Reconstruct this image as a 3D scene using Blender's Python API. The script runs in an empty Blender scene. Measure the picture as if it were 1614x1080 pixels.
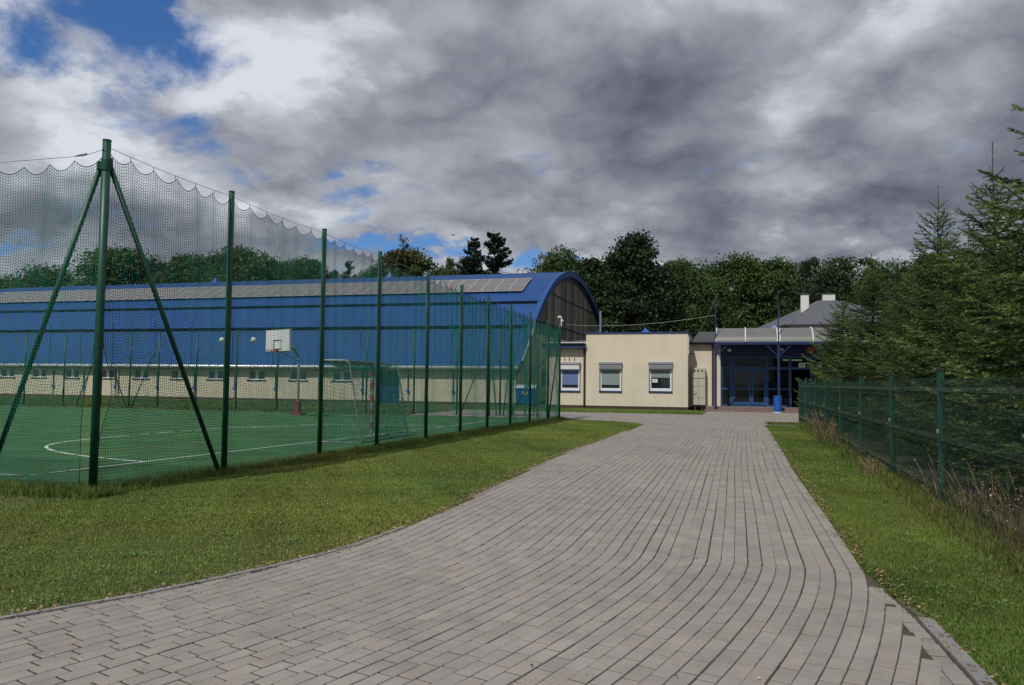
import bpy, math, random
import numpy as np
from math import sin, cos, pi, radians, sqrt
from mathutils import Vector, Matrix

random.seed(7)
RNG = np.random.RandomState(11)
S = bpy.context.scene
COL = S.collection

# ------------------------------------------------------------------ camera
FPX, CX, CY, EYE = 1236., 807., 540., 1.5
yaw = math.atan(358 / FPX); pitch = math.atan(63 / FPX); roll = 0.011
fw = np.array([-sin(yaw) * cos(pitch), cos(yaw) * cos(pitch), sin(pitch)])
rt0 = np.array([cos(yaw), sin(yaw), 0.]); up0 = np.cross(rt0, fw)
rt = cos(roll) * rt0 + sin(roll) * up0; up = -sin(roll) * rt0 + cos(roll) * up0
CAM = np.array([0, 0, EYE])
cd = bpy.data.cameras.new('camera'); cam = bpy.data.objects.new('camera', cd); COL.objects.link(cam)
cd.sensor_width = 36; cd.lens = FPX / 1614 * 36; cd.clip_end = 6000; cd.clip_start = 0.05
M4 = Matrix(((rt[0], up[0], -fw[0], 0), (rt[1], up[1], -fw[1], 0), (rt[2], up[2], -fw[2], EYE), (0, 0, 0, 1)))
cam.matrix_world = M4
S.camera = cam


def ray(x, y):
    return fw * FPX + rt * (x - CX) - up * (y - CY)


def gnd(x, y, z=0.):
    r = ray(x, y); return CAM + r * ((z - EYE) / r[2])


def at(x, y, Y):            # a point of the plane y = Y
    r = ray(x, y); return CAM + r * (Y / r[1])


def atx(x, y, X):           # a point of the plane x = X
    r = ray(x, y); return CAM + r * (X / r[0])


# ------------------------------------------------------------------ light
S.view_settings.view_transform = 'Standard'; S.view_settings.look = 'None'
S.view_settings.gamma = 1; S.view_settings.exposure = 0.0
SUN_AZ, SUN_EL = radians(17), radians(52)      # from behind, to the left
sdir = np.array([-sin(SUN_AZ) * cos(SUN_EL), -cos(SUN_AZ) * cos(SUN_EL), sin(SUN_EL)])
sl = bpy.data.lights.new('sun', 'SUN'); sl.energy = 3.3; sl.angle = radians(0.5); sl.color = (1, .955, .88)
so = bpy.data.objects.new('sun', sl); COL.objects.link(so)
so.rotation_euler = Vector(sdir).to_track_quat('Z', 'Y').to_euler()

W = bpy.data.worlds.new('World'); S.world = W; W.use_nodes = True
nt = W.node_tree; N = nt.nodes; Lk = nt.links
for n in list(N): N.remove(n)


def wn(t, **kw):
    n = N.new(t)
    for k, v in kw.items(): setattr(n, k, v)
    return n


def wmath(op, a, b=None, c=None, clamp=False):
    n = N.new('ShaderNodeMath'); n.operation = op; n.use_clamp = clamp
    for i, v in enumerate((a, b, c)):
        if v is None: continue
        if isinstance(v, (int, float)): n.inputs[i].default_value = v
        else: Lk.new(v, n.inputs[i])
    return n.outputs[0]


out = wn('ShaderNodeOutputWorld'); bg = wn('ShaderNodeBackground')
BGS = 0.1
bg.inputs[1].default_value = BGS
Lk.new(bg.outputs[0], out.inputs[0])
sky = wn('ShaderNodeTexSky'); sky.sky_type = 'NISHITA'; sky.sun_disc = False
sky.sun_elevation = SUN_EL; sky.sun_rotation = math.atan2(sdir[0], sdir[1])
sky.air_density = 1.0; sky.dust_density = .6; sky.ozone_density = 2.5
tc = wn('ShaderNodeTexCoord')
nrm = wn('ShaderNodeVectorMath', operation='NORMALIZE'); Lk.new(tc.outputs['Generated'], nrm.inputs[0])
sep = wn('ShaderNodeSeparateXYZ'); Lk.new(nrm.outputs[0], sep.inputs[0])
zz = wmath('MAXIMUM', sep.outputs[2], 0.0)
den = wmath('ADD', zz, 0.38)
cmb = wn('ShaderNodeCombineXYZ')
Lk.new(wmath('DIVIDE', sep.outputs[0], den), cmb.inputs[0]); Lk.new(wmath('DIVIDE', sep.outputs[1], den), cmb.inputs[1])
cmb.inputs[2].default_value = 3.7


def wnoise(scale, detail, rough, dist=0., off=0.):
    mp = wn('ShaderNodeMapping'); mp.inputs[1].default_value = (off, off * .7, 0)
    Lk.new(cmb.outputs[0], mp.inputs[0])
    n = wn('ShaderNodeTexNoise'); n.inputs['Scale'].default_value = scale; n.inputs['Detail'].default_value = detail
    n.inputs['Roughness'].default_value = rough; n.inputs['Distortion'].default_value = dist
    Lk.new(mp.outputs[0], n.inputs['Vector']); return n.outputs[0]


n_big = wnoise(2.2, 3, .5, .2)
n_mid = wnoise(5.0, 9, .58, .12, 5)
n_fine = wnoise(12, 9, .62, .1, 2)
n_wisp = wnoise(7, 10, .6, .3, 9)
# jitter of the look-up direction so that the hand-placed cloud masses get ragged borders
jit = wn('ShaderNodeTexNoise'); jit.inputs['Scale'].default_value = 3.4; jit.inputs['Detail'].default_value = 7; jit.inputs['Roughness'].default_value = .62
Lk.new(cmb.outputs[0], jit.inputs['Vector'])
js = wn('ShaderNodeVectorMath', operation='SUBTRACT'); Lk.new(jit.outputs['Color'], js.inputs[0]); js.inputs[1].default_value = (.5, .5, .5)
jm = wn('ShaderNodeVectorMath', operation='SCALE'); Lk.new(js.outputs[0], jm.inputs[0]); jm.inputs['Scale'].default_value = .20
ja = wn('ShaderNodeVectorMath', operation='ADD'); Lk.new(nrm.outputs[0], ja.inputs[0]); Lk.new(jm.outputs[0], ja.inputs[1])
jn = wn('ShaderNodeVectorMath', operation='NORMALIZE'); Lk.new(ja.outputs[0], jn.inputs[0])


def blobs(lst):
    """sum of soft lobes on the sky dome: (azimuth deg from +y, elevation deg, radius across, radius up, weight)"""
    tot = None
    for az, el, rx, ry, w in lst:
        a, e = radians(az), radians(el)
        d = Vector((sin(a) * cos(e), cos(a) * cos(e), sin(e)))
        ux = Vector((cos(a), -sin(a), 0)); uy = ux.cross(d) * 1.0
        comps = []
        for v, r in ((ux, rx), (uy, ry)):
            dt = wn('ShaderNodeVectorMath', operation='DOT_PRODUCT'); Lk.new(jn.outputs[0], dt.inputs[0]); dt.inputs[1].default_value = v
            off = v.dot(d)
            q = wmath('DIVIDE', wmath('SUBTRACT', dt.outputs['Value'], off), sin(radians(r)))
            comps.append(wmath('MULTIPLY', q, q))
        r2 = wmath('ADD', comps[0], comps[1])
        m_ = wmath('MULTIPLY_ADD', r2, -.42, 1.0, clamp=True); g = wmath('MULTIPLY', wmath('MULTIPLY', m_, m_), w)
        tot = g if tot is None else wmath('ADD', tot, g)
    return wmath('MULTIPLY', tot, wmath('GREATER_THAN', sep.outputs[1], 0.))


def pd(x, y, rx, ry, w):     # sky direction of a spot of the photograph, radii in its pixels
    r = ray(x, y); az = math.degrees(math.atan2(r[0], r[1])); el = math.degrees(math.atan2(r[2], math.hypot(r[0], r[1])))
    k = math.degrees(1 / FPX) * FPX / np.linalg.norm(r) * FPX
    return (az, el, rx * math.degrees(1) / np.linalg.norm(r), ry * math.degrees(1) / np.linalg.norm(r), w)


# holes in the cloud cover (blue), darkness of cloud bases, brightness of lit puffs
HOLES = blobs([pd(170, 30, 190, 110, 1.0), pd(190, 180, 70, 70, .38), pd(60, 120, 70, 60, .35), pd(590, 300, 70, 30, .55), pd(390, 235, 120, 24, .34), pd(330, 250, 40, 50, .2),
               pd(640, 392, 190, 22, .85), pd(560, 340, 60, 16, .5), pd(160, 80, 60, 50, -.35), pd(40, 415, 120, 22, .6), pd(860, 414, 120, 16, .6), pd(1080, 412, 120, 10, .5), pd(130, 330, 120, 20, .2)])
DARKS = blobs([pd(1010, 230, 150, 120, .55), pd(900, 120, 240, 90, .32), pd(1120, 90, 120, 70, .2), pd(1480, 280, 190, 90, .75), pd(1590, 130, 110, 120, .42), pd(880, 320, 160, 60, .35),
               pd(1200, 350, 250, 50, .50), pd(100, 350, 220, 60, .55), pd(700, 180, 110, 60, .12), pd(1560, 400, 200, 20, .2), pd(1400, 190, 80, 60, .2)])
LIGHTS = blobs([pd(330, 110, 140, 130, .34), pd(100, 130, 90, 70, .36), pd(90, 210, 140, 60, .40), pd(480, 80, 140, 70, .36), pd(600, 50, 130, 60, .22), pd(480, 330, 240, 40, .36),
                pd(1240, 170, 90, 50, .24), pd(1190, 215, 70, 35, .26), pd(1290, 300, 110, 28, .35), pd(840, 330, 60, 50, .26), pd(1060, 380, 220, 26, .1), pd(640, 240, 110, 60, .22),
                pd(1400, 70, 140, 70, .26), pd(940, 20, 110, 40, .25), pd(960, 408, 160, 18, .5), pd(1330, 408, 200, 16, .4), pd(40, 60, 80, 90, .2), pd(1290, 90, 160, 80, .2), pd(850, 90, 90, 50, .15), pd(1010, 370, 120, 40, .15), pd(1580, 345, 80, 14, .3)])
cov = wmath('ADD', wmath('SUBTRACT', 1.02, HOLES), wmath('MULTIPLY', wmath('SUBTRACT', n_wisp, .5), 2.1))
covr = wn('ShaderNodeMapRange', interpolation_type='SMOOTHSTEP'); covr.inputs[1].default_value = .14; covr.inputs[2].default_value = .82
Lk.new(cov, covr.inputs[0])
tone = wmath('ADD', .675, wmath('MULTIPLY', wmath('SUBTRACT', n_mid, .5), .34))
tone = wmath('ADD', tone, wmath('MULTIPLY', wmath('SUBTRACT', n_fine, .5), .22))
wj = wn('ShaderNodeVectorMath', operation='MULTIPLY_ADD'); Lk.new(js.outputs[0], wj.inputs[0]); wj.inputs[1].default_value = (.22, .22, .22); Lk.new(cmb.outputs[0], wj.inputs[2])
def billow(scale, off):
    mp = wn('ShaderNodeMapping'); mp.inputs[1].default_value = (off, off * .6, off); Lk.new(wj.outputs[0], mp.inputs[0])
    n = wn('ShaderNodeTexNoise'); n.inputs['Scale'].default_value = scale; n.inputs['Detail'].default_value = 1.5; n.inputs['Roughness'].default_value = .45
    Lk.new(mp.outputs[0], n.inputs['Vector']); return wmath('ABSOLUTE', wmath('SUBTRACT', n.outputs[0], .5))
tone = wmath('ADD', tone, wmath('MULTIPLY', wmath('SUBTRACT', billow(3.1, 1.), .09), 1.35))
tone = wmath('ADD', tone, wmath('MULTIPLY', wmath('SUBTRACT', billow(7., 4.), .09), .55))
tone = wmath('ADD', tone, wmath('MULTIPLY', wmath('SUBTRACT', billow(15., 7.), .09), .24))
tone = wmath('SUBTRACT', wmath('ADD', tone, wmath('MULTIPLY', LIGHTS, .64)), wmath('MULTIPLY', DARKS, .38))
ramp = wn('ShaderNodeValToRGB'); Lk.new(tone, ramp.inputs[0])
cr = ramp.color_ramp; cr.elements[0].position = 0.0; cr.elements[1].position = 1.0
cr.elements[0].color = (.060, .072, .105, 1); cr.elements[1].color = (.70, .73, .79, 1)
for p, c in ((.2, (.095, .108, .150)), (.42, (.19, .203, .252)), (.6, (.29, .305, .355)), (.8, (.43, .45, .505))):
    e = cr.elements.new(p); e.color = (*c, 1)
scl = wn('ShaderNodeVectorMath', operation='SCALE'); Lk.new(ramp.outputs[0], scl.inputs[0]); scl.inputs['Scale'].default_value = .98 / BGS
tint = wn('ShaderNodeVectorMath', operation='MULTIPLY'); Lk.new(sky.outputs[0], tint.inputs[0]); tint.inputs[1].default_value = (.40, .66, 1.0)
mix = wn('ShaderNodeMix', data_type='RGBA'); Lk.new(covr.outputs[0], mix.inputs[0])
Lk.new(tint.outputs[0], mix.inputs[6]); Lk.new(scl.outputs[0], mix.inputs[7])
Lk.new(mix.outputs[2], bg.inputs[0])


# ------------------------------------------------------------------ materials
def mat(name, col, rough=.7, var=.12, scale=6., metal=0., bump=0., bscale=40., col2=None, spec=.5, attr=None, alpha=None, coat=0., emit=None, stretch=None, trans=None):
    m = bpy.data.materials.new(name); m.use_nodes = True; t = m.node_tree; n = t.nodes; L = t.links
    b = n['Principled BSDF']; b.inputs['Roughness'].default_value = rough; b.inputs['Metallic'].default_value = metal
    b.inputs['Specular IOR Level'].default_value = spec; b.inputs['Coat Weight'].default_value = coat
    c = n.new('ShaderNodeTexCoord'); mp = n.new('ShaderNodeMapping'); L.new(c.outputs['Object'], mp.inputs[0])
    if stretch: mp.inputs[3].default_value = stretch
    no = n.new('ShaderNodeTexNoise'); no.inputs['Scale'].default_value = scale; no.inputs['Detail'].default_value = 6; no.inputs['Roughness'].default_value = .6
    L.new(mp.outputs[0], no.inputs['Vector'])
    r = n.new('ShaderNodeValToRGB'); L.new(no.outputs[0], r.inputs[0])
    c1 = [max(0, x * (1 - var)) for x in col]; c2 = col2 or [min(1, x * (1 + var)) for x in col]
    r.color_ramp.elements[0].position = .3; r.color_ramp.elements[1].position = .7
    r.color_ramp.elements[0].color = (*c1, 1); r.color_ramp.elements[1].color = (*c2, 1)
    src = r.outputs[0]
    if attr:
        a = n.new('ShaderNodeAttribute'); a.attribute_name = attr
        mx = n.new('ShaderNodeMix'); mx.data_type = 'RGBA'; mx.blend_type = 'MULTIPLY'; mx.inputs[0].default_value = 1
        L.new(src, mx.inputs[6]); L.new(a.outputs['Color'], mx.inputs[7]); src = mx.outputs[2]
    L.new(src, b.inputs['Base Color'])
    if bump:
        nb = n.new('ShaderNodeTexNoise'); nb.inputs['Scale'].default_value = bscale; nb.inputs['Detail'].default_value = 5
        L.new(mp.outputs[0], nb.inputs['Vector'])
        bp = n.new('ShaderNodeBump'); bp.inputs['Strength'].default_value = bump; bp.inputs['Distance'].default_value = .02
        L.new(nb.outputs[0], bp.inputs['Height']); L.new(bp.outputs[0], b.inputs['Normal'])
    if emit:
        b.inputs['Emission Color'].default_value = (*emit[:3], 1); b.inputs['Emission Strength'].default_value = emit[3]
    if alpha is not None: b.inputs['Alpha'].default_value = alpha
    if trans:   # thin leaf: part of the light passes through
        tr = n.new('ShaderNodeBsdfTranslucent'); L.new(src, tr.inputs[0])
        ms = n.new('ShaderNodeMixShader'); ms.inputs[0].default_value = trans
        L.new(b.outputs[0], ms.inputs[1]); L.new(tr.outputs[0], ms.inputs[2]); L.new(ms.outputs[0], n['Material Output'].inputs[0])
    return m


MT = {}
MT['ground'] = mat('ground', (.060, .072, .026), 1, .3, 3, bump=.4)
MT['lawn'] = mat('lawn_soil', (.046, .062, .016), 1, .3, 5, bump=.6, bscale=60)
MT['grass'] = mat('grass_blade', (.84, .9, .8), .75, .1, .6, attr='Col', spec=.25, trans=.3)
MT['soil'] = mat('soil', (.024, .021, .015), 1, .5, 2.5, bump=.6, bscale=30)
MT['sand'] = mat('joint_sand', (.055, .045, .033), 1, .4, 7, bump=.3)
MT['brick'] = mat('paving_concrete', (.252, .230, .214), .9, .12, 4, attr='Col', bump=.10, bscale=220, spec=.3)
MT['kerb'] = mat('kerb_concrete', (.20, .195, .195), .9, .2, 9, bump=.3, bscale=120)
MT['pitch'] = mat('artificial_turf', (.044, .118, .042), .9, .34, .9, bump=.4, bscale=160, spec=.2)
MT['white_line'] = mat('white_line', (.50, .55, .52), .9, .15, 6)
MT['yellow_line'] = mat('yellow_line', (.22, .17, .03), .9, .2, 6)
MT['pole'] = mat('green_paint', (.004, .060, .036), .45, .25, 12, spec=.45)
MT['polef'] = mat('green_paint_fence', (.006, .046, .031), .5, .2, 14, spec=.45)
MT['net'] = mat('net_cord', (.010, .115, .085), .8, .2, 3, spec=.2)
MT['netedge'] = mat('net_rope', (.010, .045, .04), .8, .2, 3, spec=.2)
MT['wirem'] = mat('mesh_wire_green', (.004, .032, .022), .5, .2, 5)
MT['frame'] = mat('frame_paint', (.014, .070, .19), .5, .15, 5)
MT['steel'] = mat('galvanised_steel', (.23, .25, .27), .5, .15, 8, metal=.35)
MT['zinc'] = mat('zinc_gutter', (.60, .63, .66), .42, .2, 5, metal=.5)
MT['blue_roof'] = mat('blue_sheet', (.008, .062, .225), .5, .12, .5, spec=.5)
MT['blue'] = mat('blue_paint', (.008, .036, .135), .5, .15, 5)
MT['blue_dark'] = mat('blue_paint_dark', (.006, .020, .085), .45, .15, 5)
MT['seam'] = mat('seam_sealant', (.003, .006, .014), .9, .2, 3, spec=.05)
MT['cream'] = mat('cream_render', (.60, .542, .43), .9, .07, 1.6, bump=.2, bscale=90, stretch=(1, 1, .35))
MT['cream2'] = mat('cream_render_hall', (.52, .48, .36), .9, .07, 1.5, bump=.2, bscale=60)
MT['plinth'] = mat('brown_plinth', (.05, .026, .022), .8, .2, 6)
MT['brown'] = mat('brown_paint', (.045, .025, .022), .5, .2, 6)
MT['felt'] = mat('roofing_felt', (.055, .057, .062), .9, .25, 2.5, bump=.2)
MT['clad'] = mat('weathered_cladding', (.15, .148, .125), .75, .35, 1.2, stretch=(1, 1, .12))
MT['clad2'] = mat('weathered_cladding_pale', (.26, .25, .20), .75, .3, 1.2, stretch=(1, 1, .12))
MT['panel'] = mat('solar_cell', (.15, .14, .145), .4, .06, 4, spec=.6)  # dark cells greyed in the base colour to stand in for reflected sky
MT['panelframe'] = mat('solar_frame', (.38, .38, .40), .5, .05, 4, metal=.1)
MT['white'] = mat('white_pvc', (.72, .74, .76), .45, .05, 5)
MT['whitewall'] = mat('white_render', (.62, .62, .62), .85, .12, 2.5)
MT['shutter'] = mat('grey_shutter', (.29, .30, .33), .5, .05, 5, metal=.2)
MT['shutter_pale'] = mat('pale_shutter', (.62, .62, .64), .5, .05, 5)
MT['glass'] = mat('window_glass', (.012, .017, .020), .04, .1, 2, spec=.9)
MT['glassdark'] = mat('door_glass', (.006, .008, .009), .06, .1, 2, spec=.55)
MT['blind'] = mat('blind_slats', (.20, .27, .25), .7, .08, 3)
MT['blindblue'] = mat('blind_slats_blue', (.10, .16, .33), .6, .08, 3)
MT['void'] = mat('dark_interior', (.012, .012, .013), .9, .3, 2)
MT['floorin'] = mat('interior_floor', (.09, .065, .05), .6, .2, 2)
MT['cab'] = mat('pale_green_enamel', (.42, .43, .34), .6, .07, 3)
MT['rust'] = mat('rust', (.38, .16, .05), .9, .35, 14)
MT['red'] = mat('red_paint', (.24, .025, .02), .6, .15, 8)
MT['redpad'] = mat('faded_red_pad', (.17, .035, .04), .8, .25, 8)
MT['binblue'] = mat('blue_plastic', (.010, .085, .37), .4, .08, 5)
MT['binlid'] = mat('pale_plastic_lid', (.40, .47, .58), .5, .1, 5)
MT['black'] = mat('black_rubber', (.01, .01, .011), .7, .2, 5)
MT['ink'] = mat('dark_ink', (.03, .028, .026), .7, .1, 5)
MT['step'] = mat('step_bricks', (.17, .115, .105), .9, .2, 7, bump=.3)
MT['globe'] = mat('opal_globe', (.74, .72, .66), .35, .05, 5)
MT['bark'] = mat('bark', (.045, .036, .028), .95, .35, 14, bump=.8, bscale=30, stretch=(1, 1, .25))
MT['twig'] = mat('spruce_twig', (.050, .045, .022), .9, .3, 20)
MT['needle'] = mat('spruce_needle', (1, 1, 1), .55, .05, 3, attr='Col', spec=.35, trans=.12)
MT['leaf'] = mat('tree_leaf', (1, 1, 1), .6, .06, 1, attr='Col', spec=.3, trans=.22)
MT['straw'] = mat('dry_stalk', (1, 1, 1), .85, .1, 3, attr='Col', spec=.2, trans=.2)
MT['standing_seam'] = mat('standing_seam_roof', (.105, .11, .13), .55, .1, 1.5, metal=.2)
MT['standing_seam2'] = mat('standing_seam_rib', (.15, .16, .18), .55, .1, 1.5, metal=.2)
MT['tube'] = mat('fluorescent_tube', (.8, .9, .6), .5, .02, 3, emit=(.55, .95, .35, .55))
MT['poly'] = mat('weathered_polycarbonate', (.125, .13, .122), .45, .08, 1.5, spec=.5)
MT['debris'] = mat('debris', (1, 1, 1), .9, .1, 3, attr='Col')


# ------------------------------------------------------------------ mesh helpers
class MB:
    def __init__(s): s.v = []; s.f = []

    def add(s, vs, fs):
        o = len(s.v); s.v += [tuple(map(float, v)) for v in vs]; s.f += [tuple(i + o for i in f) for f in fs]; return s

    def box(s, x0, y0, z0, x1, y1, z1, b=0.):
        if x0 > x1: x0, x1 = x1, x0
        if y0 > y1: y0, y1 = y1, y0
        if z0 > z1: z0, z1 = z1, z0
        if b <= 0:
            vs = [(x, y, z) for z in (z0, z1) for x, y in ((x0, y0), (x1, y0), (x1, y1), (x0, y1))]
            return s.add(vs, [(3, 2, 1, 0), (4, 5, 6, 7), (0, 1, 5, 4), (1, 2, 6, 5), (2, 3, 7, 6), (3, 0, 4, 7)])
        oc = lambda i: [(x0 + b - i, y0 - 0 + 0 + (b if 0 else 0), 0)]
        ring = lambda k, z: [(x0 + b, y0 + k, z), (x1 - b, y0 + k, z), (x1 - k, y0 + b, z), (x1 - k, y1 - b, z), (x1 - b, y1 - k, z), (x0 + b, y1 - k, z), (x0 + k, y1 - b, z), (x0 + k, y0 + b, z)]
        rings = [ring(b * .99, z0), ring(0, z0 + b), ring(0, z1 - b), ring(b * .99, z1)]
        vs = sum(rings, []); fs = [tuple(range(7, -1, -1)), tuple(range(24, 32))]
        for r in range(3):
            for i in range(8): j = (i + 1) % 8; fs.append((r * 8 + i, r * 8 + j, r * 8 + 8 + j, r * 8 + 8 + i))
        return s.add(vs, fs)

    def obox(s, p, q, w, h, upv=(0, 0, 1)):
        """rectangular bar from p to q, w wide and h high"""
        p = Vector(p); q = Vector(q); d = (q - p).normalized(); u = Vector(upv)
        sd = d.cross(u)
        if sd.length < 1e-4: sd = d.cross(Vector((1, 0, 0)))
        sd.normalize(); u = sd.cross(d).normalized()
        vs = [c + sd * a * w / 2 + u * b * h / 2 for c in (p, q) for a, b in ((-1, -1), (1, -1), (1, 1), (-1, 1))]
        return s.add(vs, [(3, 2, 1, 0), (4, 5, 6, 7), (0, 1, 5, 4), (1, 2, 6, 5), (2, 3, 7, 6), (3, 0, 4, 7)])

    def tube(s, pts, r, n=10, caps=True):
        pts = [Vector(p) for p in pts]; rs = r if isinstance(r, (list, tuple)) else [r] * len(pts)
        o = []; ref = None
        for i, p in enumerate(pts):
            d = (pts[min(i + 1, len(pts) - 1)] - pts[max(i - 1, 0)]).normalized()
            if ref is None: ref = Vector((1, 0, 0)) if abs(d.x) < .9 else Vector((0, 1, 0))
            a = (ref - d * ref.dot(d)).normalized(); ref = a; b = d.cross(a)
            o += [p + (a * cos(2 * pi * k / n) + b * sin(2 * pi * k / n)) * rs[i] for k in range(n)]
        fs = []
        for i in range(len(pts) - 1):
            for k in range(n): j = (k + 1) % n; fs.append((i * n + k, i * n + j, (i + 1) * n + j, (i + 1) * n + k))
        if caps: fs += [tuple(range(n - 1, -1, -1)), tuple((len(pts) - 1) * n + k for k in range(n))]
        return s.add(o, fs)

    def sphere(s, c, r, n=14, sz=1.):
        vs = []; fs = []; m = n // 2 + 1
        for i in range(m + 1):
            t = pi * i / m
            for k in range(n): vs.append((c[0] + r * sin(t) * cos(2 * pi * k / n), c[1] + r * sin(t) * sin(2 * pi * k / n), c[2] + r * cos(t) * sz))
        for i in range(m):
            for k in range(n): j = (k + 1) % n; fs.append((i * n + k, (i + 1) * n + k, (i + 1) * n + j, i * n + j))
        return s.add(vs, fs)

    def quad(s, a, b, c, d): return s.add([a, b, c, d], [(0, 1, 2, 3)])

    def prism(s, poly, axis, a, b):
        """extrude a 2-D outline along an axis ('x': outline is (y,z))"""
        f = {'x': lambda p, t: (t, p[0], p[1]), 'y': lambda p, t: (p[0], t, p[1]), 'z': lambda p, t: (p[0], p[1], t)}[axis]
        n = len(poly); vs = [f(p, a) for p in poly] + [f(p, b) for p in poly]
        return s.add(vs, [tuple(range(n - 1, -1, -1)), tuple(range(n, 2 * n))] + [(i, (i + 1) % n, n + (i + 1) % n, n + i) for i in range(n)])

    def build(s, name, m, parent=None, smooth=False):
        me = bpy.data.meshes.new(name); me.from_pydata(s.v, [], s.f); me.update()
        return link(name, me, m, parent, smooth)


def link(name, me, m, parent=None, smooth=False):
    me.materials.append(MT[m] if isinstance(m, str) else m)
    if smooth: me.polygons.foreach_set('use_smooth', [True] * len(me.polygons))
    o = bpy.data.objects.new(name, me); COL.objects.link(o)
    if parent: o.parent = parent; o.matrix_parent_inverse = Matrix.Translation(-parent.location) if parent.location.length else Matrix()
    return o


def npmesh(name, verts, faces, m, parent=None, col=None, smooth=False):
    """fast mesh from arrays; faces (F,k); col is one rgb per vertex"""
    me = bpy.data.meshes.new(name); nv = len(verts); nf, k = faces.shape
    me.vertices.add(nv); me.vertices.foreach_set('co', np.ascontiguousarray(verts, dtype=np.float32).ravel())
    me.loops.add(nf * k); me.loops.foreach_set('vertex_index', np.ascontiguousarray(faces, dtype=np.int32).ravel())
    me.polygons.add(nf); me.polygons.foreach_set('loop_start', np.arange(0, nf * k, k, dtype=np.int32))
    me.polygons.foreach_set('loop_total', np.full(nf, k, dtype=np.int32))
    me.polygons.foreach_set('use_smooth', np.full(nf, bool(smooth)))
    me.update(calc_edges=True)
    if col is not None:
        a = me.color_attributes.new('Col', 'FLOAT_COLOR', 'POINT')
        c = np.ones((nv, 4), dtype=np.float32); c[:, :3] = col; a.data.foreach_set('color', c.ravel())
    return link(name, me, m, parent, smooth)


def tubes(P, r, n=3):
    """P (N,M,3) polylines -> verts, quads"""
    P = np.asarray(P, float); Nn, Mm, _ = P.shape
    d = np.zeros_like(P); d[:, 1:-1] = P[:, 2:] - P[:, :-2]; d[:, 0] = P[:, 1] - P[:, 0]; d[:, -1] = P[:, -1] - P[:, -2]
    d /= np.linalg.norm(d, axis=2, keepdims=True) + 1e-9
    ref = np.where(np.abs(d[:, :1, 2:3]) > .8, np.array([1., .3, 0]), np.array([0, 0, 1.]))
    a = np.cross(d, ref); a /= np.linalg.norm(a, axis=2, keepdims=True) + 1e-9; b = np.cross(d, a)
    r = np.broadcast_to(np.asarray(r, float), (Nn, Mm))[..., None]
    V = np.stack([P + (a * cos(2 * pi * k / n) + b * sin(2 * pi * k / n)) * r for k in range(n)], 2)  # N,M,n,3
    idx = np.arange(Nn * Mm * n).reshape(Nn, Mm, n)
    q = [np.stack([idx[:, :-1, k], idx[:, :-1, (k + 1) % n], idx[:, 1:, (k + 1) % n], idx[:, 1:, k]], -1).reshape(-1, 4) for k in range(n)]
    return V.reshape(-1, 3), np.concatenate(q)


def cat(parts):
    vs, fs, o = [], [], 0
    for v, f in parts: vs.append(v); fs.append(f + o); o += len(v)
    return np.concatenate(vs), np.concatenate(fs)


def tag(o, label=None, cat_=None, group=None, kind=None):
    if label: o['label'] = label
    if cat_: o['category'] = cat_
    if group: o['group'] = group
    if kind: o['kind'] = kind
    return o


def thing(name, label, cat_, loc=(0, 0, 0), group=None):
    o = bpy.data.objects.new(name, None); COL.objects.link(o); o.location = loc; o.empty_display_size = .2
    return tag(o, label, cat_, group)


def copy_tree(o, parent=None):
    c = o.copy(); COL.objects.link(c)
    if parent: c.parent = parent
    for ch in o.children: copy_tree(ch, c)
    return c


def interp(pts, t):
    pts = np.array(pts, float); return np.interp(t, pts[:, 0], pts[:, 1])


# ================================================================== SETTING
def sheet(name, poly, z, m, kind='structure', sub=False):
    mb = MB(); mb.add([(x, y, z) for x, y in poly], [tuple(range(len(poly)))])
    o = mb.build(name, m); o['kind'] = kind; return o


g = MB(); g.quad((-3000, -3000, 0), (3000, -3000, 0), (3000, 3000, 0), (-3000, 3000, 0))
tag(g.build('ground', 'ground'), kind='structure')

LE = [(-3, -8.2), (1.5, -5.6), (3, -4.72), (3.8, -4.32), (4.4, -3.95), (5.4, -3.55), (6.3, -3.3), (8.2, -3.18), (11.4, -3.33), (16.8, -3.52), (24, -3.36), (28.8, -3.28), (29.9, -3.6), (30.8, -4.6), (31.6, -6.2), (32.2, -8.0), (32.6, -14)]
RE = [(-3, 1.25), (4.5, 1.135), (5.6, 1.09), (6.5, 1.0), (7.2, .94), (8.9, .93), (17.6, .95), (30.3, .95), (30.9, 1.15), (31.3, 2.0), (32.0, 3.6), (33, 8)]


def lx(y): return interp(LE, y)
def rx(y): return interp(RE, y)


def lown(x, y, s=1., ph=0.):
    return (np.sin(x * 1.7 * s + y * .9 * s + ph) + np.sin(x * .8 * s - y * 1.9 * s + 1.3 + ph) + np.sin(x * 2.9 * s + y * 2.3 * s + 2.1 * ph + .7) * .7 + np.sin(x * 5.3 * s - y * 4.1 * s + ph) * .4) / 3.1


# sand bed below the paving
ysb = np.linspace(-3, 32.2, 60)
poly = [(float(lx(y)) - .02, float(y)) for y in ysb] + [(-14.2, 32.4), (-14.2, 39.6), (-1.75, 39.6), (-1.75, 45.0), (14, 45.0), (14, 32.2), (2.3, 32.2)] + [(float(min(rx(y), 2.3)), float(y)) for y in ysb[::-1]]
sheet('path_bed', poly, .0185, 'sand')

# paving: every row of blocks follows the bend of the drive
Dv = lambda y: .12 * np.clip(6.8 - y, 0, None) ** 1.5 if np.ndim(y) else .12 * max(0, 6.8 - y) ** 1.5
def Dfun(y):
    t = np.clip(6.9 - y, 0, 3.6); r = .11 * t ** 1.5
    return r + np.clip(6.9 - y - 3.6, 0, None) * .11 * 1.5 * 3.6 ** .5
def Dder(y): return .165 * np.sqrt(np.clip(6.9 - y, 0, 3.6))


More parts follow.
